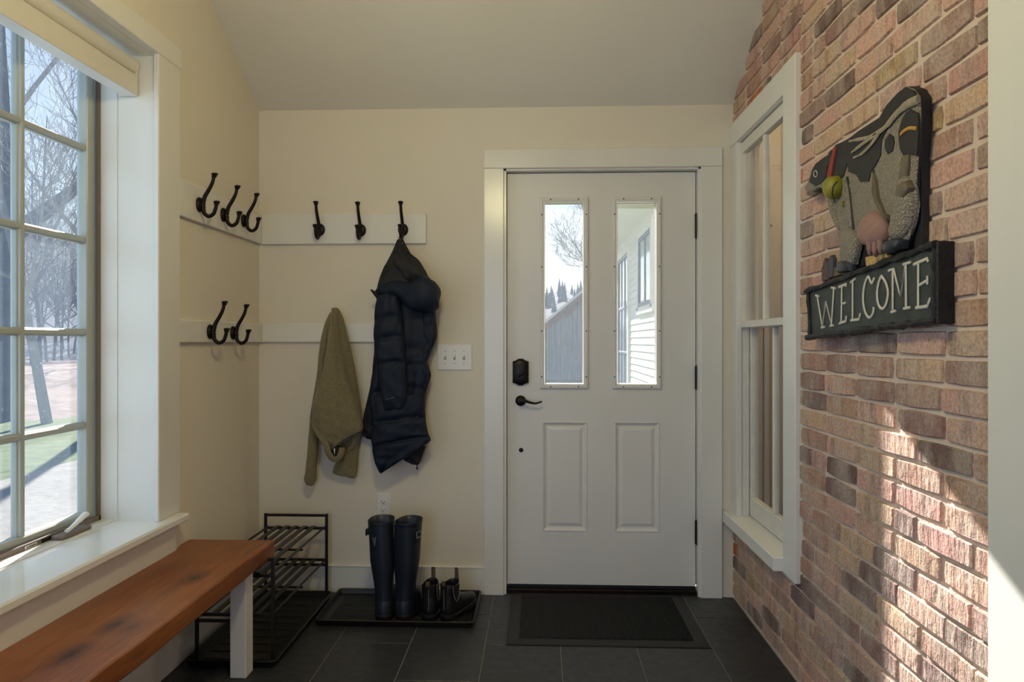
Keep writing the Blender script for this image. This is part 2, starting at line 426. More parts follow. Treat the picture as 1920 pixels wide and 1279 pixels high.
while True:
    zc = Z00+row*CH; row += 1
    if zc > 4.2: break
    if zc+BH < .005: continue
    z0, z1 = max(zc+.005, .002), zc+.005+BH
    y = Y00+(BL/2 if row % 2 else 0)-BL*18+rng.uniform(-.012, .012)
    while y < YB:
        l = BLEN; step = BL
        if rng.random() < .10: l = BLEN*.47; step = BL*.5
        jj = rng.uniform(-.005, .005)
        for (a, b, c, d) in clip_brick(y+jj, y+jj+l+rng.uniform(-.006, .004), z0, z1):
            if b > YR+.02 and (c+d)/2 < ceil_z((a+b)/2)+.03 and d-c > .02: bricks.append((max(a, YR), b, c, d))
        y += step
def vis(bk):
    a, b, c, d = bk
    if b < 1.35: return 0
    p = [proj((XR, yy, zz)) for yy in (max(a, 1.3), b) for zz in (c, d)]
    xs = [min(max(q[0], 0), 1920) for q in p]; ys = [min(max(q[1], 0), 1279) for q in p]
    if min(q[0] for q in p) > 1878: return 0
    return (max(xs)-min(xs))*(max(ys)-min(ys))
bricks.sort(key=lambda q: -vis(q)); shared = {}; rest = MB(); nb = 0
for i, bk in enumerate(bricks):
    a, b, c, d = bk; l, h = b-a, d-c; jx = rng.uniform(-.0015, .0015)
    if nb < 298 and vis(bk) > 0:
        key = (round(l*200), round(h*1000), rng.randrange(4)); nb += 1
        if key not in shared:
            o = brick_mesh(key[0]/200, key[1]/1000, hash(key) & 0xffff).build('brick', BRICK); shared[key] = o
        else:
            o = shared[key].copy(); COL.objects.link(o)
        o.location = (XR+jx, (a+b)/2, (c+d)/2); o.parent = wr
    else:
        q = brick_mesh(l, h, i); rest.add([(x+XR+jx, y+(a+b)/2, z+(c+d)/2) for x, y, z in q.v], q.f)
tag(rest.build('bricks_beyond', BRICKF, wr), kind='stuff')
# white painted post casing on the brick wall, nearest the camera
struct(MB().box(XR-.022, XR+.02, 1.30, 1.43, 0, 3.2, .002).build('trim_1', TRIM), 'white painted casing board at the right edge of the brick wall')

# ------------------------------------------------------------------ baseboards
struct(MB().box(XL, -.262, YB-.015, YB, 0, .128, .002).box(XL, -.262, YB-.018, YB, .126, .137, .003).build('baseboard_back', TRIM), 'white baseboard under the coats')
struct(MB().box(XL, XL+.015, -.9, YB-.018, 0, .137, .003).build('baseboard_left', TRIM), 'white baseboard under the bench')
# ------------------------------------------------------------------ entry door
D0, D1, DZ0, DZ1, DY = -.155, .766, .036, 2.063, 3.372
door = empty('door_1', ((D0+D1)/2, DY, 0)); struct(door, 'white entry door with two narrow glass lites and two raised panels')
lites = [(.029, .220), (.385, .576)]; LZ0, LZ1 = 1.025, 1.918
pan = [(.018, .241), (.372, .594)]; PZ0, PZ1 = .297, .839
m = MB(); TH = .044
def dbox(x0, x1, z0, z1): m.box(x0, x1, DY, DY+TH, z0, z1)
dbox(D0, lites[0][0], LZ0, LZ1); dbox(lites[0][1], lites[1][0], LZ0, LZ1); dbox(lites[1][1], D1, LZ0, LZ1)
dbox(D0, D1, LZ1, DZ1); dbox(D0, D1, PZ1, LZ0); dbox(D0, D1, DZ0, PZ0)
dbox(D0, pan[0][0], PZ0, PZ1); dbox(pan[0][1], pan[1][0], PZ0, PZ1); dbox(pan[1][1], D1, PZ0, PZ1)
m.build('slab', DOORP, door)
for (a, b) in pan:                                # raised panel: moulded groove then raised field
    q = MB(); z0, z1 = PZ0, PZ1; rs = []
    for ins, dy in ((0, 0), (.004, -.003), (.010, .001), (.017, .009), (.024, .010), (.042, .002), (.046, .002)):
        rs.append([(a+ins, DY+dy, z0+ins), (b-ins, DY+dy, z0+ins), (b-ins, DY+dy, z1-ins), (a+ins, DY+dy, z1-ins)])
    q.rings(rs, False, True); q.build('panel', DOORP, door)
for (a, b) in lites:
    q = MB(); rs = []
    for ins, dy in ((-.024, .0), (-.024, -.008), (-.020, -.012), (-.012, -.013), (-.007, -.010), (-.003, -.010), (0, -.006), (.003, .016)):
        rs.append([(a+ins, DY+dy, LZ0+ins), (b-ins, DY+dy, LZ0+ins), (b-ins, DY+dy, LZ1-ins), (a+ins, DY+dy, LZ1-ins)])
    q.rings(rs, False, False)
    rs = []
    for ins, dy in ((.003, .028), (0, .050), (-.007, .054), (-.020, .056), (-.024, .05), (-.024, .044)):
        rs.append([(a+ins, DY+dy, LZ0+ins), (b-ins, DY+dy, LZ0+ins), (b-ins, DY+dy, LZ1-ins), (a+ins, DY+dy, LZ1-ins)])
    q.rings(rs, False, False)
    fr = q.build('lite_frame', DOORP, door)
    MB().box(a-.002, b+.002, DY+.019, DY+.023, LZ0-.002, LZ1+.002).build('pane', GLASSD, door)
    def screw(x, z):
        MB().lathe([(.0035, DY-.0115), (.0035, DY-.0135), (.002, DY-.0145)], 8, (x, 0, z), 'Y').build('screw', IRON, fr)
    for z in (LZ1+.014, LZ0-.014):
        for x in (a+.03, b-.03+.005): screw(x, z)
    for z in (1.857, 1.60, 1.285, 1.06):
        for x in (a-.014, b+.014): screw(x, z)
MB().box(D0+.003, D1-.003, DY+.004, DY+TH-.004, .020, DZ0+.002).build('sweep', RUBBER, door)
# deadbolt escutcheon
dc = onY(976, 698, DY-.02); q = MB(); rs = []
for sc, dy in ((1.0, 0), (1.0, -.012), (.93, -.020), (.80, -.024), (.4, -.026)):
    w, h = .0395*sc, .066*sc; ring = []
    for u, v in ((-1, -.80), (-.55, -.88), (-.25, -1), (.25, -1), (.55, -.88), (1, -.80), (1.0, 0), (1, .80), (.6, .88), (.25, 1), (-.25, 1), (-.6, .88), (-1, .80), (-1.0, 0)):
        ring.append((dc.x+u*w, DY+dy, dc.z+v*h))
    rs.append(ring)
q.rings(rs); db = q.build('deadbolt', BRONZE, door, 40)
a = math.radians(32); tn = MB()
tn.tube([(dc.x-.016, DY-.034, dc.z-.022), (dc.x+.002, DY-.036, dc.z-.010), (dc.x+.020, DY-.034, dc.z+.002)], [.005, .007, .006], 8)
tn.tube([(dc.x, DY-.02, dc.z-.010), (dc.x, DY-.036, dc.z-.010)], .007, 8); tn.build('thumb_turn', BRONZE, db, True)
lc = onY(976, 752, DY-.02)
lv = MB().lathe([(.026, DY), (.0265, DY-.006), (.022, DY-.013), (.012, DY-.017), (.010, DY-.045), (.012, DY-.055), (.004, DY-.058)], 24, (lc.x, 0, lc.z), 'Y').build('lever_rose', BRONZE, door, 40)
pts = crom([(lc.x-.004, DY-.050, lc.z+.002), (lc.x+.02, DY-.052, lc.z+.004), (lc.x+.045, DY-.050, lc.z-.004), (lc.x+.075, DY-.047, lc.z-.009), (lc.x+.104, DY-.044, lc.z+.000)], 5)
MB().tube(pts, [.0085-.0045*i/(len(pts)-1) for i in range(len(pts))], 8).build('lever', BRONZE, lv, True)
hc = onY(977, 844, DY)
MB().lathe([(.011, DY+.0005), (.011, DY-.003), (.009, DY-.0045), (.003, DY-.0045)], 16, (hc.x, 0, hc.z), 'Y').build('bore_plug', IRON, door, 40)
for zt, zb in ((1.853, 1.741), (1.110, 1.003), (.356, .249)):
    hg = MB().tube([(D1+.004, DY-.010, zb), (D1+.004, DY-.010, zt)], .0085, 10)
    for k in (.0, .25, .5, .75, 1): hg.tube([(D1+.004, DY-.010, zb+k*(zt-zb)-.002), (D1+.004, DY-.010, zb+k*(zt-zb)+.002)], .0093, 10)
    hg.tube([(D1+.004, DY-.010, zb-.008), (D1+.004, DY-.010, zt+.008)], .004, 8)
    hg.box(D1-.001, D1+.012, DY-.003, DY+.03, zb, zt).build('hinge', BRONZE, door, 40)
# jamb, casing, threshold
JI0, JI1 = D0-.003, D1+.004
j = MB().box(DX0, JI0, YB-.004, YB+WT+.03, 0, DZT).box(JI1, DX1, YB-.004, YB+WT+.03, 0, DZT).box(DX0, DX1, YB-.004, YB+WT+.03, DZ1+.004, DZT+.006)
j.box(JI0-.0, JI0+.010, DY+TH+.002, YB+WT, .03, DZ1).box(JI1-.010, JI1, DY+TH+.002, YB+WT, .03, DZ1).box(JI0, JI1, DY+TH+.002, YB+WT, DZ1-.010, DZ1+.004)
struct(j.build('trim_2', TRIM), 'white door jamb round the entry door')
cs = empty('trim_3', (.3, YB-.02, 0)); struct(cs, 'flat white casing boards round the entry door')
MB().box(-.265, -.170, YB-.020, YB, 0, 2.075, .002).build('side_casing', TRIM, cs)
MB().box(.780, .880, YB-.020, YB, 0, 2.075, .002).build('side_casing', TRIM, cs)
MB().box(-.265, .880, YB-.021, YB, 2.0755, 2.168, .002).build('head_casing', TRIM, cs)
MB().box(-.158, .77, YB+.018, YB+WT+.06, 0, .020, .004).build('threshold', BRONZE, cs)

# ------------------------------------------------------------------ left casement window
W = empty('window_1', (XL-.2, 1.7, LWB)); struct(W, 'tall divided-light casement window on the left wall')
XS = -1.630                                        # sash / glass plane
SIDE = MB().box(XL-.012, XL-.14, LW1-.001, LW1+.03, LWB, LWT)          # jamb boards (reveal)
SIDE.box(XL-.140, XL-.205, LW1-.004, LW1+.03, LWB, LWT); SIDE.build('side_jamb', TRIM, W)
MB().box(XL-.012, XL-.205, LW0-.03, LW0, LWB, LWT).build('side_jamb', TRIM, W)
MB().box(XL-.012, XL-.205, LW0, LW1, LWT-.004, LWT+.03).build('head_jamb', TRIM, W)
f = MB()
for a, b in ((LW1-.0, LW1+.05), (LW0-.05, LW0)): f.box(-1.643, -1.585, a, b, LWB, LWT)
f.box(-1.643, -1.585, LW0, LW1, LWB, .602).box(-1.643, -1.585, LW0, LW1, LWT-.03, LWT+.03).box(-1.643, -1.585, 1.645, 1.715, LWB, LWT)
f.build('window_frame', TRIM, W)
ws = MB()
for a, b in ((LW1-.012, LW1), (1.715, 1.727), (1.633, 1.645), (LW0, LW0+.012)): ws.box(-1.598, -1.584, a, b, .590, LWT-.03)
ws.box(-1.598, -1.584, LW0, LW1, .588, .606).build('weatherstrip', SASHD, W)
zs = [.630, .936, 1.266, 1.594, 1.921, 2.225]
for (y0, y1) in ((1.727, LW1-.012), (LW0+.012, 1.633)):
    ym = (y0+y1)/2; st = .042
    sa = MB()
    for a, b in ((y0, y0+st), (y1-st, y1)): sa.box(-1.640, -1.600, a, b, .606, LWT-.032, .004)
    sa.box(-1.640, -1.601, y0+.01, y1-.01, .606, .628, .004).box(-1.640, -1.601, y0+.01, y1-.01, 2.222, LWT-.032, .004)
    so = sa.build('sash', SASH, W)
    q = MB().box(-1.640, -1.604, ym-.009, ym+.009, .626, 2.224, .003).box(-1.636, -1.614, ym-.013, ym+.013, .626, 2.224, .003); q.build('muntin', SASH, so)
    for z in zs[1:-1]:
        MB().box(-1.6395, -1.6045, y0+st, y1-st, z-.009, z+.009, .003).box(-1.6355, -1.6145, y0+st, y1-st, z-.013, z+.013, .003).build('muntin', SASH, so)
    for za, zb in zip(zs, zs[1:]):
        for a, b in ((y0+st, ym), (ym, y1-st)):
            MB().box(-1.6295, -1.6265, a+.004, b-.004, za+.004, zb-.004).build('pane', GLASS, so)
# sill, apron, casing
MB().box(-1.60, -1.322, LW0-.12, LW1+.125, .557, .586, .006).build('sill', TRIMF, W)
MB().box(-1.60, -1.530, LW0, LW1, .585, .5895, .001).build('sill_strip', TRIM, W)
MB().box(XL, XL+.022, LW0-.10, 2.515, .385, .557, .003).build('apron', TRIM, W)
MB().box(XL, XL+.020, LW1-.015, 2.546, .586, LWT+.005, .003).box(XL-.014, XL+.002, LW1-.004, LW1+.008, .586, LWT).build('side_casing', TRIM, W)
MB().box(XL, XL+.020, LW0-.131, LW0+.015, .586, LWT+.005, .003).build('side_casing', TRIM, W)
MB().box(XL-.014, XL+.024, LW0-.14, 2.552, LWT-.004, LWT+.075, .003).build('head_casing', TRIM, W)
# crank handle
cp = onZ(112, 1003, .600); cx = -1.560
cr = MB().box(cx-.02, cx+.022, cp.y-.06+.03, cp.y+.085+.03, .589, .604, .004).build('crank_base', SASHD, W, 40)
y0 = cp.y+.03
MB().tube(crom([(cx+.012, y0-.028, .612), (cx+.010, y0+.0, .617), (cx+.006, y0+.04, .628), (cx+.0, y0+.085, .640)], 4), [.008]*5+[.009]*3+[.011]*3+[.012]*2, 10, flat=.7).build('crank_handle', PLASTIC, cr, True)
lb = MB().box(-1.5835, -1.5828, cp.y-.135, cp.y-.085, .592, .602); lb.build('warning_label', PLASTIC, W)
# small print on the label: a triangle and a row of dashes
pr = MB(); py0 = cp.y-.135
pr.prism([(-1.5822, py0+.006, .594), (-1.5822, py0+.013, .594), (-1.5822, py0+.0095, .600)], (.0003, 0, 0))
for i in range(5): pr.box(-1.5822, -1.5819, py0+.016+i*.0062, py0+.0205+i*.0062, .5945, .599)
pr.build('label_print', IRON, W)
MB().box(-1.5835, -1.5828, cp.y-.065, cp.y-.02, .592, .603).build('rating_plate', IRON, W)
# blind at the window head
bl = empty('roller_blind', (-1.47, 1.66, 2.1)); tag(bl, 'ivory window blind drawn up at the head of the left window', 'blind')
BY0, BY1 = LW0+.008, LW1-.010
MB().tube([(-1.466, BY0, 2.226), (-1.466, BY1, 2.226)], .028, 20).build('rolled_fabric', BLINDM, bl, True)
q = MB()
prof = [(-1.500, 2.199), (-1.512, 2.190), (-1.506, 2.165), (-1.510, 2.148), (-1.500, 2.121), (-1.447, 2.121), (-1.443, 2.150), (-1.446, 2.168), (-1.440, 2.186), (-1.452, 2.197)]
q.rings([[(x, yy, z) for x, z in prof] for yy in (BY0, BY1)]); q.build('bottom_rail', BLINDM, bl, 30)
MB().box(-1.50, -1.449, BY0, BY1-.002, 2.1195, 2.1215).build('rail_strip', PLASTIC, bl)
MB().box(-1.515, -1.445, BY1-.001, BY1+.004, 2.119, 2.235, .001).build('end_cap', BLINDM, bl)
for i, (px, py) in enumerate(((136, 105), (148, 114), (160, 120))):
    pass

# ------------------------------------------------------------------ old double-hung window in the brick wall
V = empty('window_2', (XR, 2.9, RWB)); struct(V, 'old double-hung window set in the brick wall')
VP = OLDP
MB().box(XR-.020, XR+.01, 2.480, RW0+.004, .365, RWT+.105, .002).build('side_casing', TRIM, V)
MB().box(XR-.014, XR+.01, RW1-.010, YB-.001, RWB, RWT, .002).build('side_casing', TRIM, V)
MB().box(XR-.018, XR+.01, RW0+.004, YB-.001, RWT, RWT+.105, .002).build('head_casing', TRIM, V)
MB().box(XR-.055, XR+.10, RW0+.004, YB-.001, RWB-.052, RWB+.002, .003).build('sill', TRIM, V)
j = MB().box(XR, XR+.092, RW0-.02, RW0+.0015, RWB, RWT).box(XR, XR+.092, RW1-.0015, RW1+.02, RWB, RWT).box(XR, XR+.092, RW0, RW1, RWT-.0015, RWT+.02)
j.box(XR+.030, XR+.042, RW1-.014, RW1, RWB, RWT).box(XR+.030, XR+.042, RW0, RW0+.014, RWB, RWT); j.build('side_jamb', VP, V)
MR = 1.312
def sash(x, z0, z1, rail_b, rail_t, y0, y1, nm):
    q = MB(); st = .030
    q.box(x, x+.032, y0, y0+st, z0, z1, .002).box(x, x+.032, y1-st, y1, z0, z1, .002)
    q.box(x, x+.032, y0+st, y1-st, z0, z0+rail_b, .002).box(x, x+.032, y0+st, y1-st, z1-rail_t, z1, .002)
    o = q.build('sash', VP, V); ym = (y0+y1)/2
    MB().box(x+.003, x+.029, ym-.010, ym+.010, z0+rail_b, z1-rail_t, .004).build('muntin', VP, o)
    for a, b in ((y0+st, ym-.01), (ym+.01, y1-st)): MB().box(x+.015, x+.018, a-.003, b+.003, z0+rail_b-.003, z1-rail_t+.003).build('pane', GLASSI, o)
sash(XR+.006, MR-.014, RWT-.006, .030, .052, RW0+.004, RW1-.004, 'upper')
sash(XR+.046, RWB+.004, MR+.012, .085, .028, RW0+.004, RW1-.004, 'lower')

# ------------------------------------------------------------------ the room seen through that window
R0, R1, RY0, RY1 = XR+.09, 3.3, 1.0, 5.6
PLANK = mat('beige_plank', (196, 178, 142), .6, vary=.08, vscale=3, stretch=(1, 1, .15))
ROOMW = mat('side_room_plaster', (176, 158, 128), .8, vary=.03)
SHELFW = mat('cherry_shelf', (128, 84, 60), .5, vary=.15, vscale=14, stretch=(.2, 1, 1))
BLUEC = mat('blue_grey_cloth', (92, 102, 116), .9, vary=.15, vscale=18)
struct(MB().box(R0, R1, RY0, RY1, -.12, 0).build('floor_side_room', mat('side_room_floor', (120, 86, 58), .5, vary=.15, vscale=5)))
struct(MB().box(R0, R1, RY0, RY1, 2.75, 2.85).build('ceiling_side_room', CEILP))
struct(MB().box(R1, R1+.1, RY0, RY1, 0, 2.75).build('wall_side_room_far', ROOMW))
struct(MB().box(R0, R1, RY0-.1, RY0, 0, 2.75).build('wall_side_room_near', ROOMW))
struct(MB().box(R0, R1, RY1, RY1+.1, 0, 2.75).build('wall_side_room_end', ROOMW))
pw = MB().box(R0-.10, 1.44, 4.00, 4.08, 0, 2.75).build('wall_plank', ROOMW); struct(pw, 'beige vertical plank wall seen through the old window')
xx = R0-.02; i = 0
for wv in (.105, .10, .085, .10):
    pk = MB().box(xx, xx+wv-.004, 3.985, 4.0, 0, 2.75, .003).build('plank', PLANK, pw)
    kz = (1.42, 1.60, 1.13, 1.9)[i]
    MB().lathe([(.009, 3.9848), (.008, 3.9838), (.002, 3.9836)], 8, (xx+wv*.4, 0, kz), 'Y').build('knot', mat('wood_knot', (112, 82, 52), .7), pk)
    xx += wv; i += 1
struct(MB().box(1.44, 1.52, 3.96, 4.09, 0, 2.75, .003).build('trim_4', mat('pale_pine_post', (206, 184, 150), .55, vary=.04, stretch=(1, 1, .1))), 'pale corner board beside the plank wall')
sh = empty('shelf_unit', (1.9, 5.35, 0)); tag(sh, 'cherry wood shelf unit in the room behind the old window', 'shelf')
for x in (1.50, 2.30): MB().box(x, x+.03, 5.2, 5.58, 0, 2.2, .002).build('upright', SHELFW, sh)
for z in (.55, 1.08, 1.62, 2.17): MB().box(1.53, 2.30, 5.2, 5.58, z, z+.045, .002).build('shelf', SHELFW, sh)
def jar(name, x, y, z, prof, mt, label, cat):
    o = MB().lathe(prof, 20, (0, 0, 0)).build(name, mt, None, 40); o.location = (x, y, z); tag(o, label, cat)
jar('stoneware_crock', 1.72, 5.38, 1.125, [(.09, 0), (.12, .02), (.135, .12), (.13, .26), (.10, .31), (.11, .34), (.10, .345), (.08, .30)], BLUEC, 'blue-grey stoneware crock on the shelf behind the old window', 'crock')
jar('lidded_jar', 2.02, 5.38, 1.125, [(.07, 0), (.085, .02), (.085, .18), (.06, .21), (.06, .24), (.02, .25), (.02, .275), (.005, .28)], mat('cream_glaze', (190, 180, 160), .3), 'cream lidded jar beside the blue-grey crock', 'jar')
jar('vase', 1.74, 5.38, 1.665, [(.05, 0), (.08, .03), (.09, .12), (.05, .22), (.035, .27), (.05, .30), (.04, .30)], mat('pale_glaze', (176, 168, 150), .3), 'pale bulbous vase on the upper shelf behind the old window', 'vase')
ch = empty('spindle_chair', (1.62, 4.62, 0)); tag(ch, 'dark spindle-back chair in the room behind the old window', 'chair')
CHM = mat('dark_chair_wood', (58, 50, 46), .35, vary=.1)
MB().lathe([(.19, .43), (.215, .44), (.215, .46), (.18, .468)], 24, (1.62, 4.62, 0)).build('seat', CHM, ch, 40)
for sx in (-1, 1):
    for sy in (-1, 1): MB().tube([(1.62+sx*.12, 4.62+sy*.12, .435), (1.62+sx*.19, 4.62+sy*.19, 0)], [.014, .010], 8).build('leg', CHM, ch, True)
bow = [(1.62+.20*math.cos(a), 4.62+.17-.02*math.sin(a)+.10*max(0, math.sin(a)), .46+.55*math.sin(a)**.6 if math.sin(a) > 0 else .46) for a in [PI*k/16 for k in range(17)]]
MB().tube(bow, .012, 8).build('back_bow', CHM, ch, True)
for k in range(3, 14, 2): MB().tube([(1.62+(bow[k][0]-1.62)*.75, 4.62+.165, .46), bow[k]], .006, 6).build('spindle', CHM, ch, True)
light('side_room_fill', 'POINT', (1.75, 3.15, 2.45), 15, (1, .86, .66), shadow_soft_size=.15)  # added fill that brightens the side room; no fixture holds it

# ------------------------------------------------------------------ hook rails and hooks
def rail(name_lbl, box): return tag(MB().box(*box, .003).build('hook_rail', TRIM), name_lbl, 'hook rail', 'white hook rails in the corner')
RT = .018
rail('upper white hook rail on the back wall, right of the corner', (XL+RT, -.549, YB-RT, YB, 1.712, 1.860))
rail('lower white hook rail on the back wall, behind the coats', (XL+RT, -.62, YB-RT, YB, 1.230, 1.322))
rail('upper white hook rail on the left wall beside the window', (XL, XL+RT, 2.548, YB, 1.715, 1.858))
rail('lower white hook rail on the left wall beside the window', (XL, XL+RT, 2.548, YB, 1.230, 1.320))
def make_hook():
    """local axes: +Y leaves the wall, Z up"""
    r = empty('coat_hook')
    q = MB(); rs = []
    for sc, h in ((1, 0), (1.02, .004), (.96, .008), (.80, .012), (.5, .014), (.1, .015)):
        rs.append([(.0250*sc*math.cos(a), h, .0300*sc*math.sin(a)) for a in [2*PI*k/24 for k in range(24)]])
    q.rings(rs); q.build('back_plate', BRONZE, r, 40)
    up = crom([(0, .013, -.004), (0, .019, .012), (0, .025, .034), (0, .042, .062), (0, .055, .088), (0, .061, .110)], 5)
    MB().tube(up, [.0090-.0024*i/(len(up)-1) for i in range(len(up))], 10).build('upper_prong', BRONZE, r, True)
    lo = crom([(0, .014, .008), (0, .017, -.012), (0, .022, -.034), (0, .040, -.047), (0, .060, -.036), (0, .069, -.012), (0, .071, -.002)], 5)
    MB().tube(lo, [.0090-.0022*i/(len(lo)-1) for i in range(len(lo))], 10).build('lower_prong', BRONZE, r, True)
    for (y, z, ty) in ((.061, .110, .25), (.071, -.002, .15)):
        k = MB().lathe([(.0068, 0), (.0105, .003), (.0105, .0055), (.0085, .0075), (.0128, .011), (.0128, .0155), (.008, .0185), (.001, .019)], 14)
        k.v = [(a, b+ty*c+y, c+z-.001) for a, b, c in k.v]; k.build('knob', BRONZE, r, 40)
    c = MB()
    for z in (.004, -.006): c.tube([(0, .0165, z-.0015), (0, .0175, z+.0015)], .0118, 10)
    c.build('collar', BRONZE, r, 40); return r
HOOK = make_hook(); first = True
hooks = [(onX(373, 384, XL+RT), 'L', 'dark bronze hook on the left wall upper rail, nearest the window'),
    (onX(418, 403, XL+RT), 'L', 'dark bronze hook in the middle of the left wall upper rail'),
    (onX(456, 414, XL+RT), 'L', 'dark bronze hook on the left wall upper rail, nearest the corner'),
    (onX(393, 622, XL+RT), 'L', 'dark bronze hook on the left wall lower rail, nearer the window'),
    (onX(436, 624, XL+RT), 'L', 'dark bronze hook on the left wall lower rail, nearer the corner'),
    (onY(600, 431, YB-RT), 'B', 'empty dark bronze hook on the back wall, leftmost of three'),
    (onY(677, 432, YB-RT), 'B', 'empty dark bronze hook on the back wall, middle of three'),
    (onY(756, 431, YB-RT), 'B', 'dark bronze hook on the back wall holding the navy coat'),
    (Vector((-.985, YB-RT, 1.252)), 'B', 'dark bronze hook under the olive fleece jacket')]
for p, w, lbl in hooks:
    h = HOOK if first else copy_tree(HOOK); first = False
    h.location = p; h.rotation_euler = (0, 0, -PI/2 if w == 'L' else PI)
    tag(h, lbl, 'coat hook', 'bronze coat hooks')

# ------------------------------------------------------------------ switch plate and outlet
a, b = onY(820, 646, YB), onY(885, 694, YB)
sw = empty('light_switch_plate', ((a.x+b.x)/2, YB, (a.z+b.z)/2)); tag(sw, 'white triple toggle switch plate beside the navy coat', 'light switch')
MB().box(a.x, b.x, YB-.006, YB, b.z, a.z, .003).build('plate', PLASTIC, sw)
for k in (-1, 0, 1):
    x = (a.x+b.x)/2+k*.046; z = (a.z+b.z)/2
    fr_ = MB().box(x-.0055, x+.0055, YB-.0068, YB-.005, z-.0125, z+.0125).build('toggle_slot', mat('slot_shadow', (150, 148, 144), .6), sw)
    MB().prism([(x-.004, YB-.006, z-.004), (x+.004, YB-.006, z-.004), (x+.004, YB-.006, z+.010), (x-.004, YB-.006, z+.010)], (0, -.010, .006)).build('toggle', PLASTIC, sw)
    for dz in (-.030, .030): MB().lathe([(.003, YB-.0055), (.003, YB-.0068), (.001, YB-.007)], 8, (x, 0, z+dz), 'Y').build('screw', GREYM, sw)
a, b = onY(706, 924, YB), onY(733, 972, YB)
ou = empty('power_outlet', ((a.x+b.x)/2, YB, (a.z+b.z)/2)); tag(ou, 'white duplex power outlet above the tall boots', 'power outlet')
MB().box(a.x, b.x, YB-.006, YB, b.z, a.z, .003).build('plate', PLASTIC, ou)
for dz in (.020, -.020):
    x, z = (a.x+b.x)/2, (a.z+b.z)/2+dz; q = MB(); rs = []
    for yy, sc in ((YB-.005, 1), (YB-.0085, 1), (YB-.009, .92)):
        rs.append([(x+.0165*sc*max(-.85, min(.85, math.cos(t)))/.85, yy, z+.0165*sc*math.sin(t)*.9) for t in [2*PI*k/20 for k in range(20)]])
    q.rings(rs); rc = q.build('receptacle', PLASTIC, ou, 40)
    MB().box(x-.0075, x-.0055, YB-.0094, YB-.008, z-.001, z+.007).build('slot', IRON, rc)
    MB().box(x+.0055, x+.0075, YB-.0094, YB-.008, z-.001, z+.006).build('slot', IRON, rc)
    MB().lathe([(.0026, YB-.008), (.0026, YB-.0094)], 8, (x, 0, z-.008), 'Y').build('slot', IRON, rc)

# ------------------------------------------------------------------ bench
be = empty('bench', (-1.2, 2.0, 0)); tag(be, 'long wooden plank bench with white legs under the window', 'bench')
q = MB(); rb_ = random.Random(3); rs = []
NY = 44
for k in range(NY+1):
    y = -.35+(2.652+.35)*k/NY; w = rb_.uniform(-.003, .003); e = -1.040+w
    xb = -1.381 if y > 2.52 else -1.359
    rs.append([(xb, y, .386), (e-.006, y, .386+rb_.uniform(-.001, .001)), (e-.001, y, .392), (e+rb_.uniform(-.001, .001), y, .420), (e-.001, y, .446), (e-.005, y, .4502), (e-.03, y, .4505), (xb, y, .4505)])
q.rings(rs); q.build('seat_plank', WOOD, be, 35)
for (ya, yb) in ((2.457, 2.520), (.55, .613)):
    MB().box(-1.130, -1.070, ya, yb, 0, .387, .003).build('leg', TRIM, be)
MB().box(XL+.015, -1.10, 2.47, 2.505, .33, .387, .002).build('cleat', TRIM, be)

# ------------------------------------------------------------------ trays
def tray(lbl, x0, x1, y0, y1, ribs):
    r = empty('boot_tray', ((x0+x1)/2, (y0+y1)/2, 0)); tag(r, lbl, 'boot tray', 'black boot trays')
    q = MB(); rs = []
    def ring(i, z, rad):
        pts = []
        for cx_, cy_, a0 in ((x1-i-rad, y1-i-rad, 0), (x0+i+rad, y1-i-rad, PI/2), (x0+i+rad, y0+i+rad, PI), (x1-i-rad, y0+i+rad, 1.5*PI)):
            for k in range(4): t = a0+PI/2*k/3; pts.append((cx_+rad*math.cos(t), cy_+rad*math.sin(t), z))
        return pts
    for i, z, rad in ((.012, .001, .014), (.004, .020, .020), (0, .027, .022), (.004, .030, .020), (.010, .029, .016), (.018, .010, .012), (.024, .008, .010)): rs.append(ring(i, z, rad))
    q.rings(rs); q.build('rim', TRAYM, r, 40)
    for k in range(ribs):
        y = y0+.06+(y1-y0-.12)*k/(ribs-1)
        MB().box(x0+.05, x1-.05, y-.004, y+.004, .007, .0105, .001).build('rib', TRAYM, r)
tray('black boot tray under the tall boots against the back wall', -.975, -.275, 2.915, 3.300, 14)
tray('black boot tray under the metal shoe rack', -1.345, -.990, 2.530, 3.262, 10)

# ------------------------------------------------------------------ shoe rack
rk = empty('shoe_rack', (-1.17, 2.92, .01)); tag(rk, 'black metal slatted shoe rack beside the bench end', 'shoe rack')
RX0, RX1, RN, RF = -1.318, -1.020, 2.585, 3.250
def bar(p, q_, r=.0065): return MB().tube([p, q_], r, 6)
for y in (RN, RF):
    for x in (RX0, RX1): MB().box(x-.0065, x+.0065, y-.0065, y+.0065, .0085, .404, .002).build('post', BLACKM, rk)
    MB().box(RX0, RX1, y-.006, y+.006, .390, .402, .002).build('end_rail', BLACKM, rk)
    for z in (.334, .158, .182):
        MB().box(RX0, RX1, y-.005, y+.005, z-.006, z+.006, .0015).build('cross_bar', BLACKM, rk)
for z in (.338, .176):
    n = 7 
    for k in range(n):
        x = RX0+.02+(RX1-RX0-.04)*k/(n-1)
        if k in (0, n-1): bar((x+(.008 if k else -.008), RN, z), (x+(.008 if k else -.008), RF, z), .0055).build('side_rail', BLACKM, rk)
        else: MB().box(x-.0105, x+.0105, RN, RF, z+.001, z+.008, .001).build('slat', BLACKM, rk)
    MB().box(RX0, RX1, (RN+RF)/2-.005, (RN+RF)/2+.005, z-.010, z-.002, .001).build('cross_bar', BLACKM, rk)

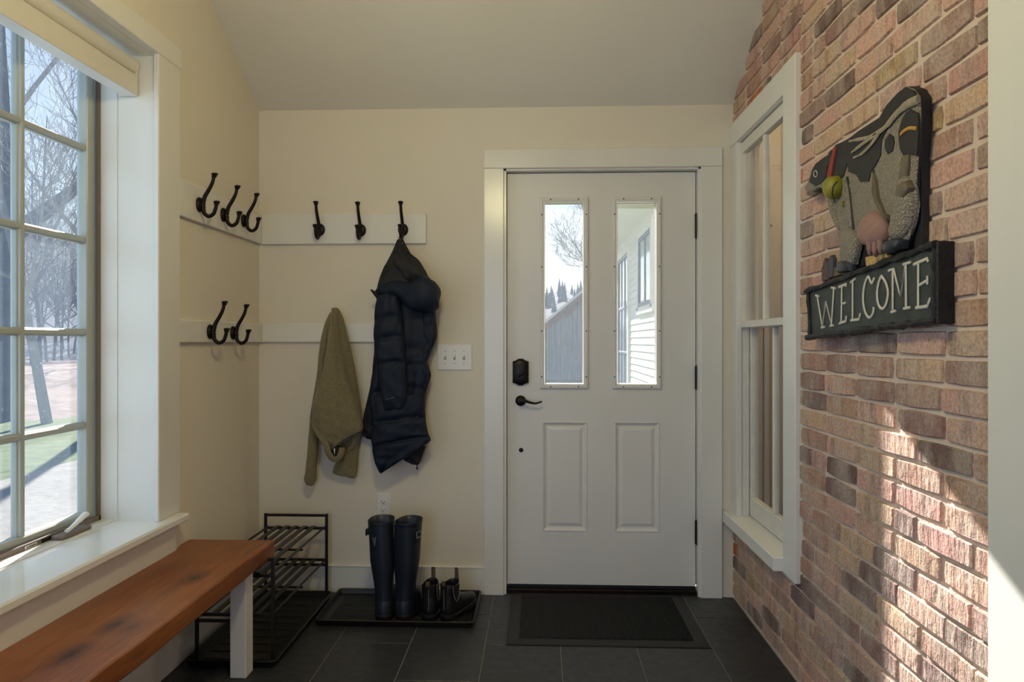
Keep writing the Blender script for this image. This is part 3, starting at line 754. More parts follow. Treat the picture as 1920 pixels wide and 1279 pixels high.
# ------------------------------------------------------------------ doormat
mt = empty('doormat', (.28, 3.06, 0)); tag(mt, 'black ribbed rubber doormat in front of the entry door', 'doormat')
MX0, MX1, MY0, MY1 = -.134, .690, 2.772, 3.345
q = MB(); rs = []
for i, z in ((0, .0005), (0, .003), (.006, .005), (.045, .0085), (.050, .0075)): rs.append([(MX0+i, MY0+i, z), (MX1-i, MY0+i, z), (MX1-i, MY1-i, z), (MX0+i, MY1-i, z)])
q.rings(rs); q.build('border', mat('mat_border_rubber', (20, 20, 20), .5, vary=.2, vscale=16), mt)
q = MB(); x = MX0+.054
while x < MX1-.054:
    q.box(x, x+.0045, MY0+.052, MY1-.052, .007, .0125, .0012); x += .0078
tag(q.build('ribbed_pile', mat('mat_pile', (9, 9, 9), .95, vary=.5, vscale=40, bump=.8, bscale=300), mt), kind='stuff')

# ------------------------------------------------------------------ tall rubber boots
def shell(rows, seg=28):
    """rows: (z, cx, cy, rx, ry_heel, ry_toe) ; +y is the toe"""
    rs = []
    for z, cx_, cy_, rx, rh, rt in rows:
        ring = []
        for k in range(seg):
            t = 2*PI*k/seg; s_ = math.sin(t); ry = rt if s_ > 0 else rh
            ring.append((cx_+rx*math.copysign(abs(math.cos(t))**.85, math.cos(t)), cy_+ry*math.copysign(abs(s_)**.85, s_), z))
        rs.append(ring)
    return rs
def wellington(lbl, loc, rz, buckle, lean, crest):
    r = empty('rubber_boot'); tag(r, lbl, 'boot', 'pair of tall rubber boots')
    lx = lambda z: lean*max(0, z-.08)
    rows = [(.022, 0, 0, .036, .040, .215), (.045, 0, 0, .039, .043, .218), (.075, 0, 0, .039, .043, .205), (.098, 0, 0, .039, .042, .150), (.115, 0, 0, .039, .042, .090),
            (.135, 0, 0, .039, .041, .058), (.17, 0, 0, .042, .042, .052), (.21, 0, 0, .047, .046, .056), (.27, 0, .002, .054, .052, .060), (.33, 0, .004, .054, .054, .060), (.39, 0, .005, .055, .057, .061), (.430, 0, .005, .056, .058, .062), (.446, 0, .006, .0565, .0585, .0625), (.450, 0, .006, .0575, .0595, .0635), (.453, 0, .006, .0565, .0585, .0625), (.451, 0, .006, .053, .055, .059), (.40, 0, .006, .051, .053, .057), (.30, 0, .004, .05, .05, .055), (.16, 0, 0, .036, .036, .046)]
    rows = [(z, c_+lx(z), d, e, g, h) for z, c_, d, e, g, h in rows]
    rs = shell(rows)
    for i in range(11, 16):                            # rim tilts a little towards the toe
        rs[i] = [(x, y, z+.09*y) for x, y, z in rs[i]]
    b = MB().rings(rs); b.build('upper', BOOTM, r, 60)
    MB().rings(shell([(.0, 0, 0, .037, .040, .212), (.010, 0, 0, .040, .043, .219), (.022, 0, 0, .0405, .044, .221), (.027, 0, 0, .039, .042, .218)])).build('sole', RUBBER, r, 40)
    q = MB().rings(shell([(.0275, 0, 0, .0393, .0440, .10), (.085, 0, 0, .0398, .0445, .03), (.088, 0, 0, .0385, .043, .02)])); q.build('heel_patch', BOOTM, r, 40)
    if crest:                                          # small pale moulded emblem on the shaft
        e = MB(); cz = .365; cx_ = lx(cz)-.012
        for (u, v, w, h) in ((0, 0, .011, .002), (-.001, .008, .012, .002), (0, -.008, .008, .002), (0, -.015, .005, .002), (.004, .018, .004, .005), (-.008, .016, .003, .004)):
            x = cx_+u; e.box(x-w/2, x+w/2, -.0605, -.055, cz+v-h, cz+v+h, .001)
        e.build('emblem', mat('grey_emblem', (104, 112, 120), .5), r)
    sx = buckle; cz = .395; st = MB().box(lx(cz)+sx*.054, lx(cz)+sx*.062, -.016, .020, cz-.012, cz+.012, .002).build('strap', BOOTM, r)
    fr_ = MB(); X = lx(cz)+sx*.064
    for (y0_, y1_, z0_, z1_) in ((-.020, -.016, -.015, .015), (.010, .014, -.015, .015), (-.020, .014, -.015, -.011), (-.020, .014, .011, .015)):
        fr_.box(X-.003, X+.003, y0_, y1_, cz+z0_, cz+z1_, .001)
    fr_.build('buckle', GREYM if sx > 0 else BRONZE, st)
    r.location = loc; r.scale = (1, 1, .955); r.rotation_euler = (0, 0, rz); return r
wellington('tall navy rubber boot on the left of the pair, with a faint crest', (-.684, 3.006, .0105), math.radians(-6), -1, -.045, True)
wellington('tall navy rubber boot on the right of the pair, with a pale buckle', (-.594, 3.010, .0105), math.radians(-26), 1, .045, False)

# ------------------------------------------------------------------ ankle boots
def ankle_boot(lbl, loc, rz, sc=1.0):
    r = empty('ankle_boot'); tag(r, lbl, 'boot', 'pair of black ankle boots')
    rows = [(.024, 0, 0, .034, .036, .205), (.045, 0, 0, .037, .039, .210), (.066, 0, 0, .037, .039, .196), (.085, 0, 0, .036, .038, .120), (.098, 0, 0, .035, .037, .085), (.115, 0, .002, .034, .038, .064), (.14, 0, .002, .035, .040, .058), (.158, 0, .002, .037, .042, .060), (.160, 0, .002, .035, .040, .058), (.150, 0, .002, .033, .038, .055), (.10, 0, .002, .03, .033, .055)]
    rs = shell(rows)
    for i in (7, 8, 9):                               # collar rises at heel and front, dips at the side
        rs[i] = [(x, y, z+.012*(abs(y-.01)/.05)**1.5) for x, y, z in rs[i]]
    MB().rings(rs).build('upper', LEATHER, r, 60)
    MB().rings(shell([(.014, 0, 0, .035, .037, .207), (.016, 0, 0, .0385, .041, .214), (.026, 0, 0, .0385, .041, .214), (.028, 0, 0, .036, .038, .21)])).build('sole', RUBBER, r, 40)
    MB().rings(shell([(0, 0, 0, .035, .036, .05), (.015, 0, 0, .0365, .038, .05)])).build('heel', RUBBER, r, 40)
    MB().rings(shell([(0.003, 0, .13, .036, .05, .075), (.015, 0, .13, .037, .06, .08)])).build('fore_sole', RUBBER, r, 40)
    for sx in (-1, 1):                                # elastic gores
        g = MB(); rr = []
        for z, w in ((.085, .010), (.11, .022), (.155, .030)):
            x = .0365*sx; rr.append([(x-.004*sx, .015-w, z), (x+.0018*sx, .015-w*.7, z), (x+.0024*sx, .015+w*.3, z), (x-.004*sx, .015+w, z)])
        g.rings(rr); g.build('elastic_gore', NAVYD, r)
        pts = [(.0385*sx, .015-w, z) for z, w in ((.160, .031), (.125, .026), (.10, .016), (.084, .002))]+[(.0385*sx, .015+w, z) for z, w in ((.10, .016), (.125, .022))]
        MB().tube(crom(pts, 3), .0011, 5).build('stitching', STITCH, r)
    for yy, hh, dz in ((-.040, .014, 0), (.062, .050, .002)): # pull tabs
        t = MB().tube(crom([(0, yy+.006, .156), (0, yy-.001, .168), (0, yy, .170+hh), (0, yy+.005, .165)], 4), .010, 8, up=(0, 1, 0), flat=.22); t.build('pull_tab', TABM, r, 40)
    MB().tube([(.004, -.0405, .05), (.004, -.0400, .10), (.004, -.043, .150)], .001, 5).build('back_seam', STITCH, r)
    r.location = loc; r.scale = (sc,)*3; r.rotation_euler = (0, 0, rz); return r
ankle_boot('black ankle boot seen from the heel, left of its pair', (-.480, 3.000, .0105), math.radians(-6), .94)
ankle_boot('black ankle boot with its toe turned right, right of its pair', (-.398, 3.004, .0105), math.radians(-30), .94)

# ------------------------------------------------------------------ hanging clothes
def interp_rows(rows, per):
    out = []
    for k in range(len(rows)-1):
        p0, p1, p2, p3 = (rows[max(k-1, 0)], rows[k], rows[k+1], rows[min(k+2, len(rows)-1)])
        for i in range(per):
            t = i/per
            out.append((k+t, [.5*((2*b)+(c-a)*t+(2*a-5*b+4*c-d)*t*t+(3*b-a-3*c+d)*t**3) for a, b, c, d in zip(p0, p1, p2, p3)]))
    out.append((len(rows)-1, list(rows[-1]))); return out
def cloth(name, rows, Yc, mt_, parent, seams=(), puff=.012, folds=(), back=.6, n=40, per=10, seed=1, wrinkle=.002, sharp=.75):
    """closed garment piece; rows: (left px, left py, right px, right py, front depth m), hung in the plane Yc"""
    rs = []; fine = interp_rows(rows, per); r = random.Random(seed); ph = [r.uniform(0, 6.28) for _ in range(8)]
    for s_, (xl, yl, xr_, yr_, df) in fine:
        L = onY(xl, yl, Yc); R = onY(xr_, yr_, Yc); df = max(df, .003); ring = []
        for j in range(n):
            t = 2*PI*j/n; cu, su = math.cos(t), math.sin(t)
            u = math.copysign(abs(cu)**sharp, cu); w = math.copysign(abs(su)**sharp, su)
            p = L.lerp(R, (u+1)/2); y = Yc-df*w if w > 0 else Yc-df*back*w
            if w > 0:
                env = min(1, w*1.6)
                if seams:
                    sv = s_+.10*math.sin(2.1*u+ph[0])+.05*math.sin(6*u+ph[1])
                    d = min(abs(sv-q) for q in seams); y -= puff*(min(1, d/.32)**.5-.6)*env
                for (am, fr_, p0_, sl) in folds: y -= am*math.sin(fr_*u+p0_+sl*s_)*env
                y -= wrinkle*env*(math.sin(9*u+2.3*s_+ph[2])+math.sin(5*u-5.1*s_+ph[3])+.6*math.sin(15*u+7*s_+ph[4]))
            ring.append((p.x, y, p.z+.0015*math.sin(4*u+ph[5])))
        rs.append(ring)
    return MB().rings(rs).build(name, mt_, parent, 'full')

coat = empty('puffer_coat', (-.66, 3.24, .62)); tag(coat, 'navy blue quilted puffer coat hanging on the back wall', 'coat')
cloth('hood_lining', [(745, 449, 756, 449, .006), (735, 472, 767, 470, .018), (727, 488, 778, 486, .028), (718, 505, 790, 500, .038), (711, 524, 801, 515, .044), (707, 545, 808, 531, .046), (712, 560, 805, 550, .03)], 3.240, NAVYD, coat, folds=((.010, 3.2, .9, .35), (.006, 6, 1.5, -.3)))
cloth('hood_fold', [(742, 476, 766, 473, .012), (736, 490, 784, 487, .026), (744, 506, 795, 503, .034), (752, 520, 801, 516, .032), (762, 532, 798, 530, .016)], 3.216, NAVYD, coat, folds=((.008, 3.5, 2.2, .5), (.004, 7, .3, -.6)))
MB().tube([onY(750, 443, 3.262), onY(747, 449, 3.245), onY(749, 456, 3.238), onY(754, 450, 3.245), onY(752, 443, 3.262)], .0028, 6).build('hang_loop', NAVYD, coat, True)
q = MB()
for i, (px, py, w_) in enumerate(((748, 448, 3), (750, 453, 4), (755, 456, 2))):
    p = onY(px, py, 3.231); q.box(p.x-w_*.0012, p.x+w_*.0012, p.y-.0015, p.y, p.z-.002, p.z+.002)
q.build('neck_label', STITCH, coat)
cloth('torso', [(707, 552, 810, 555, .030), (703, 600, 816, 600, .040), (702, 650, 810, 655, .042), (699, 690, 801, 682, .042), (695, 720, 804, 708, .042), (692, 745, 799, 740, .042), (695, 775, 797, 775, .042), (697, 800, 797, 800, .036), (700, 815, 795, 812, .02)], 3.250, NAVY, coat, seams=(1.1, 2.1, 3.1, 4.6, 6), puff=.012, folds=((.012, 7.5, .4, .15), (.006, 13, 1.2, -.4)))
cloth('back_panel', [(702, 685, 714, 685, .010), (693, 730, 716, 730, .016), (684, 770, 716, 770, .018), (678, 800, 716, 800, .018), (680, 815, 708, 820, .014), (690, 823, 702, 825, .006)], 3.285, NAVYD, coat, folds=((.004, 6, 0, .5),))
cloth('sleeve', [(792, 556, 814, 562, .022), (793, 600, 818, 602, .030), (795, 630, 819, 633, .030), (794, 658, 808, 660, .026), (792, 677, 801, 676, .020), (792, 700, 808, 703, .026), (793, 722, 803, 722, .020), (795, 738, 798, 738, .008)], 3.243, NAVY, coat, seams=(1.4, 2.6, 4, 5.3), puff=.007)
cloth('sleeve', [(714, 553, 740, 549, .026), (706, 568, 750, 561, .048), (703, 599, 757, 598, .052), (702, 636, 760, 634, .054), (704, 662, 762, 660, .054), (708, 686, 763, 684, .052), (713, 722, 765, 720, .050), (718, 750, 766, 748, .045), (722, 768, 764, 766, .030), (726, 771, 760, 769, .012)], 3.205, NAVY, coat, seams=(2, 3, 4.85, 8.2), puff=.020, folds=((.004, 5, 1, .6),))
hem = cloth('hem_panel', [(700, 742, 797, 738, .036), (697, 772, 797, 766, .046), (696, 805, 799, 792, .046), (697, 828, 803, 812, .044), (700, 850, 807, 827, .042), (703, 862, 786, 841, .040), (708, 876, 755, 862, .034), (714, 887, 720, 884, .012)], 3.232, NAVY, coat, seams=(1.6, 3.3), puff=.024, folds=((.006, 4, .2, .9), (.004, 8, 1.4, -1.1)))
cloth('hem_lining', [(750, 842, 799, 836, .014), (755, 860, 794, 850, .014), (768, 868, 787, 868, .010), (774, 871, 784, 872, .005)], 3.262, NAVYD, coat)
zp = onY(782, 876, 3.262)
MB().tube([zp+Vector((0, 0, .022)), zp], .0022, 6).box(zp.x-.004, zp.x+.004, zp.y-.002, zp.y+.002, zp.z-.012, zp.z+.002, .001).build('zip_pull', BLACKM, coat)
hp = [onY(x, y, Y_) for x, y, Y_ in ((705, 549, 3.215), (718, 543, 3.203), (736, 540, 3.195), (756, 545, 3.188), (775, 552, 3.185), (793, 553, 3.185), (808, 552, 3.188), (818, 550, 3.195), (826, 549, 3.20))]
rr = [.010, .026, .034, .042, .072, .090, .083, .060, .015]
fp = crom(hp, 5); fr2 = []
for i in range(len(fp)):
    k = i/5; a_ = int(min(k, len(rr)-2)); fr2.append(rr[a_]+(rr[a_+1]-rr[a_])*(k-a_))
q = MB().tube(fp, fr2, 24, up=(0, 1, 0), flat=.8)
rw = random.Random(5)
q.v = [(x+.0018*math.sin(60*z+40*x), y+.004*math.sin(70*z+30*x)*math.sin(50*x), z+.002*math.sin(55*x)) for x, y, z in q.v]
q.build('hood', NAVY, coat, 'full')
MB().tube([onY(695, 543, 3.20), onY(702, 549, 3.205), onY(712, 560, 3.22)], [.003, .009, .012], 8).build('collar_tip', NAVYD, coat, True)
# small pale maker's script embroidered near the cuff
e0 = onY(722, 750, 3.138); e1 = onY(740, 745, 3.138)
MB().tube([e0.lerp(e1, i/26)+Vector((0, -.0005, .0026*math.sin(i*1.9)+.0006)) for i in range(27)], .0009, 5).build('embroidered_script', mat('grey_thread', (112, 116, 124), .7), coat)

fl_ = empty('fleece_jacket', (-.97, 3.25, .58)); tag(fl_, 'olive green fleece jacket hanging beside the navy coat', 'jacket')
cloth('back_fold', [(626, 577, 635, 579, .014), (626, 600, 643, 596, .030), (628, 640, 653, 634, .034), (636, 690, 664, 683, .034), (646, 730, 671, 725, .034), (656, 765, 677, 765, .030), (660, 800, 680, 800, .024), (660, 828, 678, 815, .018), (655, 845, 668, 838, .008)], 3.270, FLEECE, fl_, wrinkle=.0012, folds=((.004, 4, .4, .2),))
cloth('sleeve', [(617, 590, 628, 581, .014), (608, 612, 622, 606, .024), (601, 650, 616, 650, .030), (597, 690, 612, 690, .030), (591, 730, 607, 735, .030), (584, 770, 600, 775, .028), (580, 810, 598, 812, .026), (577, 850, 596, 852, .026), (574, 880, 593, 882, .026), (571, 897, 593, 898, .027), (575, 909, 588, 910, .016)], 3.262, FLEECE, fl_, wrinkle=.0012)
cloth('body', [(622, 578, 632, 577, .015), (620, 600, 634, 598, .034), (616, 640, 639, 636, .054), (610, 680, 647, 675, .064), (602, 715, 656, 710, .068), (591, 745, 664, 738, .068), (586, 765, 671, 760, .066), (588, 785, 677, 780, .062), (593, 803, 680, 806, .056), (602, 818, 664, 816, .050), (611, 832, 643, 829, .044), (620, 842, 628, 840, .028)], 3.236, FLEECE, fl_, wrinkle=.0018, folds=((.006, 3.2, .8, .35), (.003, 7, 2, -.4)))
cloth('lower_flap', [(640, 833, 674, 812, .010), (632, 860, 672, 848, .014), (626, 876, 670, 873, .015), (625, 887, 668, 892, .013), (640, 892, 664, 897, .006)], 3.285, FLEECE, fl_, wrinkle=.001)
cp_ = [onY(x, y, Y_) for x, y, Y_ in ((588, 786, 3.225), (592, 803, 3.20), (602, 820, 3.19), (612, 835, 3.188), (616, 850, 3.192), (624, 860, 3.198), (634, 860, 3.203), (640, 850, 3.20), (641, 840, 3.21))]
MB().tube(crom(cp_, 5), .0145, 12, up=(0, 1, 0), flat=.6).build('collar', FLEECE, fl_, 'full')
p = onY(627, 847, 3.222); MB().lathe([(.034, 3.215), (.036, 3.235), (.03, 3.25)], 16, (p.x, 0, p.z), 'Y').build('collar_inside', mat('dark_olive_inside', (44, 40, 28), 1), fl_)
p = onY(627, 846, 3.205); MB().prism([p+Vector((-.004, 0, .012)), p+Vector((.004, 0, .012)), p+Vector((.001, 0, -.016))], (0, -.002, 0)).build('care_tag', PLASTIC, fl_)

# ------------------------------------------------------------------ carved cow welcome sign on the brick wall
sg = empty('welcome_sign', (XR-.02, 1.95, 1.25)); tag(sg, 'carved black and white cow sign reading WELCOME on the brick wall', 'sign')
def P(px, py, X): return onX(px, py, X)
def carved(mt_): pass
def cow_mat(name, c1, c2):
    m, n, b = newmat(name); v = n.coords((1, 1, 1)); w = n.new('ShaderNodeTexWave'); w.wave_type = 'BANDS'; w.bands_direction = 'DIAGONAL'
    w.inputs['Scale'].default_value = 70; w.inputs['Distortion'].default_value = 9; w.inputs['Detail'].default_value = 3; w.inputs['Detail Scale'].default_value = 1.6
    n.link(v, w.inputs['Vector']); n.link(n.ramp(w.outputs[0], [(.0, lin(c1)), (.35, lin(c2))]), b.inputs['Base Color'])
    n.link(n.bump(w.outputs[0], .8, .004), b.inputs['Normal']); b.inputs['Roughness'].default_value = .8; return m
COWW = cow_mat('chalky_carved_white', (112, 104, 92), (164, 154, 138))
COWB = mat('worn_black_and_side_shade', (34, 33, 33), .55, vary=.25, vscale=30, bump=.4, bscale=60)
COWP = mat('pink_carved_udder', (150, 116, 106), .75, vary=.12, vscale=40, bump=.7, bscale=90)
COWG = mat('brown_grey_wood', (104, 92, 76), .7, vary=.3, vscale=40, bump=.6, bscale=60, stretch=(1, 1, .3))
BARK = mat('black_bark_frame', (26, 25, 25), .6, vary=.4, vscale=50, bump=1, bscale=70)
SLATE = mat('dark_green_board', (56, 62, 58), .65, vary=.3, vscale=16, bump=.3, bscale=60)
CHALK = mat('chalk_white_letters', (206, 198, 184), .85, vary=.12, vscale=120)
def inset(pts, d):
    n = len(pts); A = sum(pts[i][0]*pts[(i+1) % n][1]-pts[(i+1) % n][0]*pts[i][1] for i in range(n)); sg_ = 1 if A > 0 else -1; out = []
    for i in range(n):
        a, b, c = Vector(pts[i-1]), Vector(pts[i]), Vector(pts[(i+1) % n]); e1 = (b-a).normalized(); e2 = (c-b).normalized()
        nn = (Vector((-e1.y, e1.x))+Vector((-e2.y, e2.x)))
        if nn.length < .3: nn = Vector((-e1.y, e1.x))
        nn.normalize(); out.append(tuple(b+nn*d*sg_))
    return out
def slab(name, pts, xf, xb, mt_, parent, bev=2.0, rise=.004):
    # outline given on the photograph, carved at depth xf; edges rounded
    a = [P(x, y, xf) for x, y in pts]; yz = [(p.y, p.z) for p in a]
    i1 = inset(yz, .0016*bev/2*1.0)
    rs = [[(xb, u, v) for u, v in yz], [(xf+rise, u, v) for u, v in yz], [(xf, u, v) for u, v in i1]]
    return MB().rings(rs).build(name, mt_, parent, 30)
def pillow(name, pts, xf, h, mt_, parent, c=None):
    a = [P(x, y, xf) for x, y in pts]; yz = [(p.y, p.z) for p in a]
    cx_ = sum(p[0] for p in yz)/len(yz); cy_ = sum(p[1] for p in yz)/len(yz); rs = [[(xf+.012, u, v) for u, v in yz]]
    for s_, hh in ((1, .0), (.93, .42), (.80, .68), (.6, .87), (.35, .97), (.08, 1)): rs.append([(xf-h*hh, cx_+(u-cx_)*s_, cy_+(v-cy_)*s_) for u, v in yz])
    return MB().rings(rs).build(name, mt_, parent, 60)
XF = .898
body = [(1513, 366), (1509, 352), (1516, 338), (1522, 318), (1529, 306), (1545, 294), (1556, 287), (1566, 271), (1590, 260), (1610, 244), (1648, 220), (1662, 196), (1680, 176), (1697, 162), (1712, 168), (1722, 184), (1723, 215), (1722, 250), (1719, 290), (1715, 330), (1716, 380), (1712, 412), (1704, 440), (1700, 452), (1664, 452), (1668, 430), (1668, 405), (1650, 400), (1616, 425), (1612, 440), (1606, 465), (1600, 492), (1578, 492), (1578, 455), (1574, 432), (1562, 396), (1553, 376), (1548, 356), (1534, 352), (1524, 360)]
cb = slab('cow_body', body, XF+.005, .934, COWB, sg, 2)  # black slab puts the shade on the cow's thick sides into the colour
slab('hide', body, XF, XF+.006, COWW, sg, 4)
slab('backing_board', [(1560, 300), (1600, 262), (1650, 226), (1690, 190), (1724, 200), (1728, 300), (1728, 472), (1640, 492), (1600, 505), (1590, 470), (1575, 420)], .916, .936, COWB, sg)
slab('black_patch', [(1566, 272), (1590, 261), (1610, 245), (1648, 221), (1662, 197), (1680, 177), (1697, 164), (1711, 170), (1718, 183), (1697, 200), (1680, 218), (1662, 243), (1652, 262), (1650, 292), (1640, 312), (1633, 319), (1628, 340), (1612, 341), (1605, 328), (1590, 322), (1588, 305), (1581, 330), (1572, 338), (1558, 335), (1557, 305)], XF-.003, XF+.004, COWB, sg, 1, .001)
slab('black_patch', [(1667, 251), (1674, 256), (1676, 268), (1672, 284), (1664, 289), (1658, 278), (1659, 262)], XF-.003, XF+.004, COWB, sg, 1, .001)
slab('black_patch', [(1697, 212), (1706, 205), (1720, 212), (1721, 245), (1718, 292), (1704, 290), (1694, 294), (1686, 278), (1684, 248), (1690, 225)], XF-.003, XF+.004, COWB, sg, 1, .001)
slab('black_patch', [(1556, 289), (1551, 315), (1548, 333), (1538, 344), (1528, 349), (1517, 341), (1523, 318), (1530, 306), (1545, 295)], XF-.003, XF+.004, COWB, sg, 1, .001)
MB().tube([P(1529+3.4*math.cos(t), 326+6*math.sin(t), XF-.004) for t in [2*PI*k/14 for k in range(15)]], .0016, 5).build('eye', CHALK, sg)
slab('jaw', [(1513, 366), (1516, 358), (1524, 357), (1530, 364), (1522, 369)], XF-.005, XF+.006, COWG, sg, 1, .002)
slab('ear', [(1553, 288), (1558, 282), (1557, 300), (1552, 312), (1547, 314), (1549, 300)], XF-.006, XF+.004, COWB, sg, 1, .002)
slab('collar', [(1562, 276), (1567, 274), (1558, 330), (1555, 338), (1549, 336), (1552, 318)], XF-.007, XF+.004, mat('red_collar', (142, 52, 40), .6, vary=.15, vscale=30), sg, 1, .002)
BELL = mat('yellow_green_bell', (138, 132, 40), .5, vary=.3, vscale=24, bump=.3)
p = P(1564, 352, XF-.012); q = MB()
q.lathe([(.004, .034), (.020, .031), (.030, .018), (.033, -.004), (.026, -.024), (.010, -.034), (.002, -.035)], 18, (p.x, p.y, p.z)); bo = q.build('bell', BELL, sg, 60)
pp = P(1572, 366, XF-.035)
MB().tube([P(1570, 340, XF-.040), P(1562, 350, XF-.046), P(1560, 368, XF-.044), P(1566, 380, XF-.036)], .0022, 6).build('bell_slit', mat('dark_olive', (48, 50, 22), .6), bo)
slab('bell_tuft', [(1575, 378), (1580, 377), (1579, 388), (1575, 386)], XF-.006, XF+.004, BELL, sg, 1, .002)
TAILM = mat('grey_beige_tail', (150, 138, 118), .7, vary=.2, vscale=40, bump=.5, bscale=80)
def strand(pts, r): return [P(x, y, XF-.008) for x, y in pts], r
tl = MB().tube(crom([P(x, y, XF-.006) for x, y in ((1722, 186), (1700, 196), (1680, 214), (1662, 236), (1645, 250))], 4), [.011]*6+[.009]*6+[.007]*5, 8, up=(1, 0, 0), flat=.5).build('tail', TAILM, sg, True)
for pts in (((1650, 245), (1630, 257), (1606, 262), (1592, 265)), ((1648, 248), (1622, 266), (1604, 280), (1596, 286)), ((1648, 250), (1632, 272), (1616, 288), (1600, 296))):
    MB().tube(crom([P(x, y, XF-.006) for x, y in pts], 3), [.006]*3+[.005]*4+[.003]*3, 6, up=(1, 0, 0), flat=.5).build('tail_strand', TAILM, tl, True)
MB().tube(crom([P(x, y, XF-.005) for x, y in ((1688, 252), (1695, 245), (1705, 240), (1718, 241))], 3), .0042, 6, up=(1, 0, 0), flat=.4).build('orange_stripe', mat('ochre_paint', (190, 138, 62), .6), sg, True)
pillow('front_leg', [(1574, 432), (1590, 428), (1605, 432), (1612, 445), (1607, 470), (1601, 496), (1580, 498), (1579, 470), (1577, 450)], XF, .016, COWW, sg)
pillow('leg_fold', [(1588, 335), (1594, 345), (1598, 380), (1602, 425), (1594, 430), (1590, 400), (1586, 360)], XF, .008, COWW, sg)
pillow('leg_fold', [(1638, 315), (1646, 340), (1650, 370), (1660, 395), (1672, 425), (1662, 415), (1645, 385), (1636, 360)], XF, .010, COWG, sg)
pillow('leg_fold', [(1552, 372), (1560, 376), (1570, 405), (1576, 435), (1570, 428), (1558, 398)], XF, .008, COWW, sg)
pillow('hind_leg', [(1690, 330), (1704, 325), (1712, 350), (1716, 385), (1711, 415), (1702, 440), (1686, 452), (1672, 448), (1676, 425), (1686, 400), (1680, 365)], XF, .022, COWW, sg)
pillow('hock', [(1686, 345), (1700, 338), (1706, 352), (1698, 372), (1682, 370)], XF-.012, .012, COWG, sg)
pillow('tail_switch', [(1694, 292), (1706, 288), (1706, 310), (1703, 335), (1694, 352), (1687, 345), (1692, 318)], XF-.002, .010, COWG, sg)
ud = pillow('udder', [(1640, 396), (1655, 402), (1664, 425), (1662, 448), (1655, 460), (1640, 464), (1625, 460), (1616, 444), (1618, 425), (1628, 405)], XF-.004, .030, COWP, sg)
for (x, y, r_) in ((1631, 462, .009), (1641, 464, .009), (1651, 460, .009)):
    MB().tube([P(x, y-10, XF-.020), P(x, y+4, XF-.020), P(x+1, y+13, XF-.018), P(x+1, y+17, XF-.016)], [r_, r_, r_*.8, r_*.3], 8).build('teat', COWP, ud, True)
for pts in (((1588, 332), (1593, 360), (1597, 400), (1600, 430)), ((1637, 318), (1641, 350), (1652, 388), (1672, 428)), ((1686, 348), (1683, 375), (1688, 405), (1678, 436)), ((1612, 432), (1620, 415), (1632, 402))):
    MB().tube(crom([P(x, y, XF-.003) for x, y in pts], 3), .0028, 6).build('carved_groove', COWB, sg, True)
HOOF = mat('dark_hoof', (44, 46, 50), .4, vary=.2)
pillow('hoof', [(1576, 490), (1588, 488), (1598, 492), (1597, 508), (1574, 512), (1573, 500)], XF-.004, .016, HOOF, sg)
pillow('hoof', [(1666, 452), (1682, 446), (1696, 450), (1694, 466), (1674, 476), (1664, 474), (1661, 464)], XF-.008, .022, HOOF, sg)
slab('hoof', [(1661, 462), (1667, 456), (1668, 475), (1662, 478)], XF-.012, XF+.01, COWB, sg, 1, .002)
slab('straw', [(1622, 482), (1632, 480), (1645, 478), (1662, 475), (1664, 488), (1624, 500)], XF+.006, XF+.018, mat('straw_yellow', (188, 156, 100), .8, vary=.2, vscale=60), sg, 1, .002)
slab('flower', [(1541, 528), (1540, 505), (1546, 484), (1552, 494), (1553, 524)], XF+.004, XF+.016, mat('dull_mauve', (92, 66, 62), .7, vary=.2, vscale=60), sg, 1, .002)
slab('flower', [(1553, 522), (1553, 490), (1555, 480), (1559, 478), (1562, 486), (1561, 519)], XF+.002, XF+.014, mat('slate_petal', (70, 72, 80), .7), sg, 1, .002)
slab('flower', [(1561, 520), (1562, 502), (1572, 500), (1574, 515)], XF+.006, XF+.018, COWG, sg, 1, .002)
# letter board
bd = [(1514, 546), (1752, 460), (1752, 603), (1519, 632)]
slab('letter_board', bd, XF+.004, .936, SLATE, sg, 1, .001)
rb2 = random.Random(9)
def bark(a, b, n, r, X=XF):
    pts = [P(a[0]+(b[0]-a[0])*i/n, a[1]+(b[1]-a[1])*i/n, X)+Vector((rb2.uniform(-.002, .002), 0, rb2.uniform(-.0022, .0022))) for i in range(n+1)]
    return MB().tube(pts, [r*rb2.uniform(.75, 1.25) for _ in pts], 7).build('bark_edge', BARK, sg)
bark((1511, 547), (1756, 456), 26, .0085); bark((1514, 633), (1756, 601), 26, .0095); bark((1515, 545), (1519, 634), 8, .006); bark((1752, 458), (1753, 603), 8, .006)
e1, e2 = P(1753, 458, XF), P(1753, 603, XF)
MB().box(XF-.002, .937, e1.y-.012, e1.y+.004, e2.z-.006, e1.z+.006, .003).build('end_block', BARK, sg)
def C(u, v): return P(1500+u/5.117, 400+v/5.117, XF+.002)
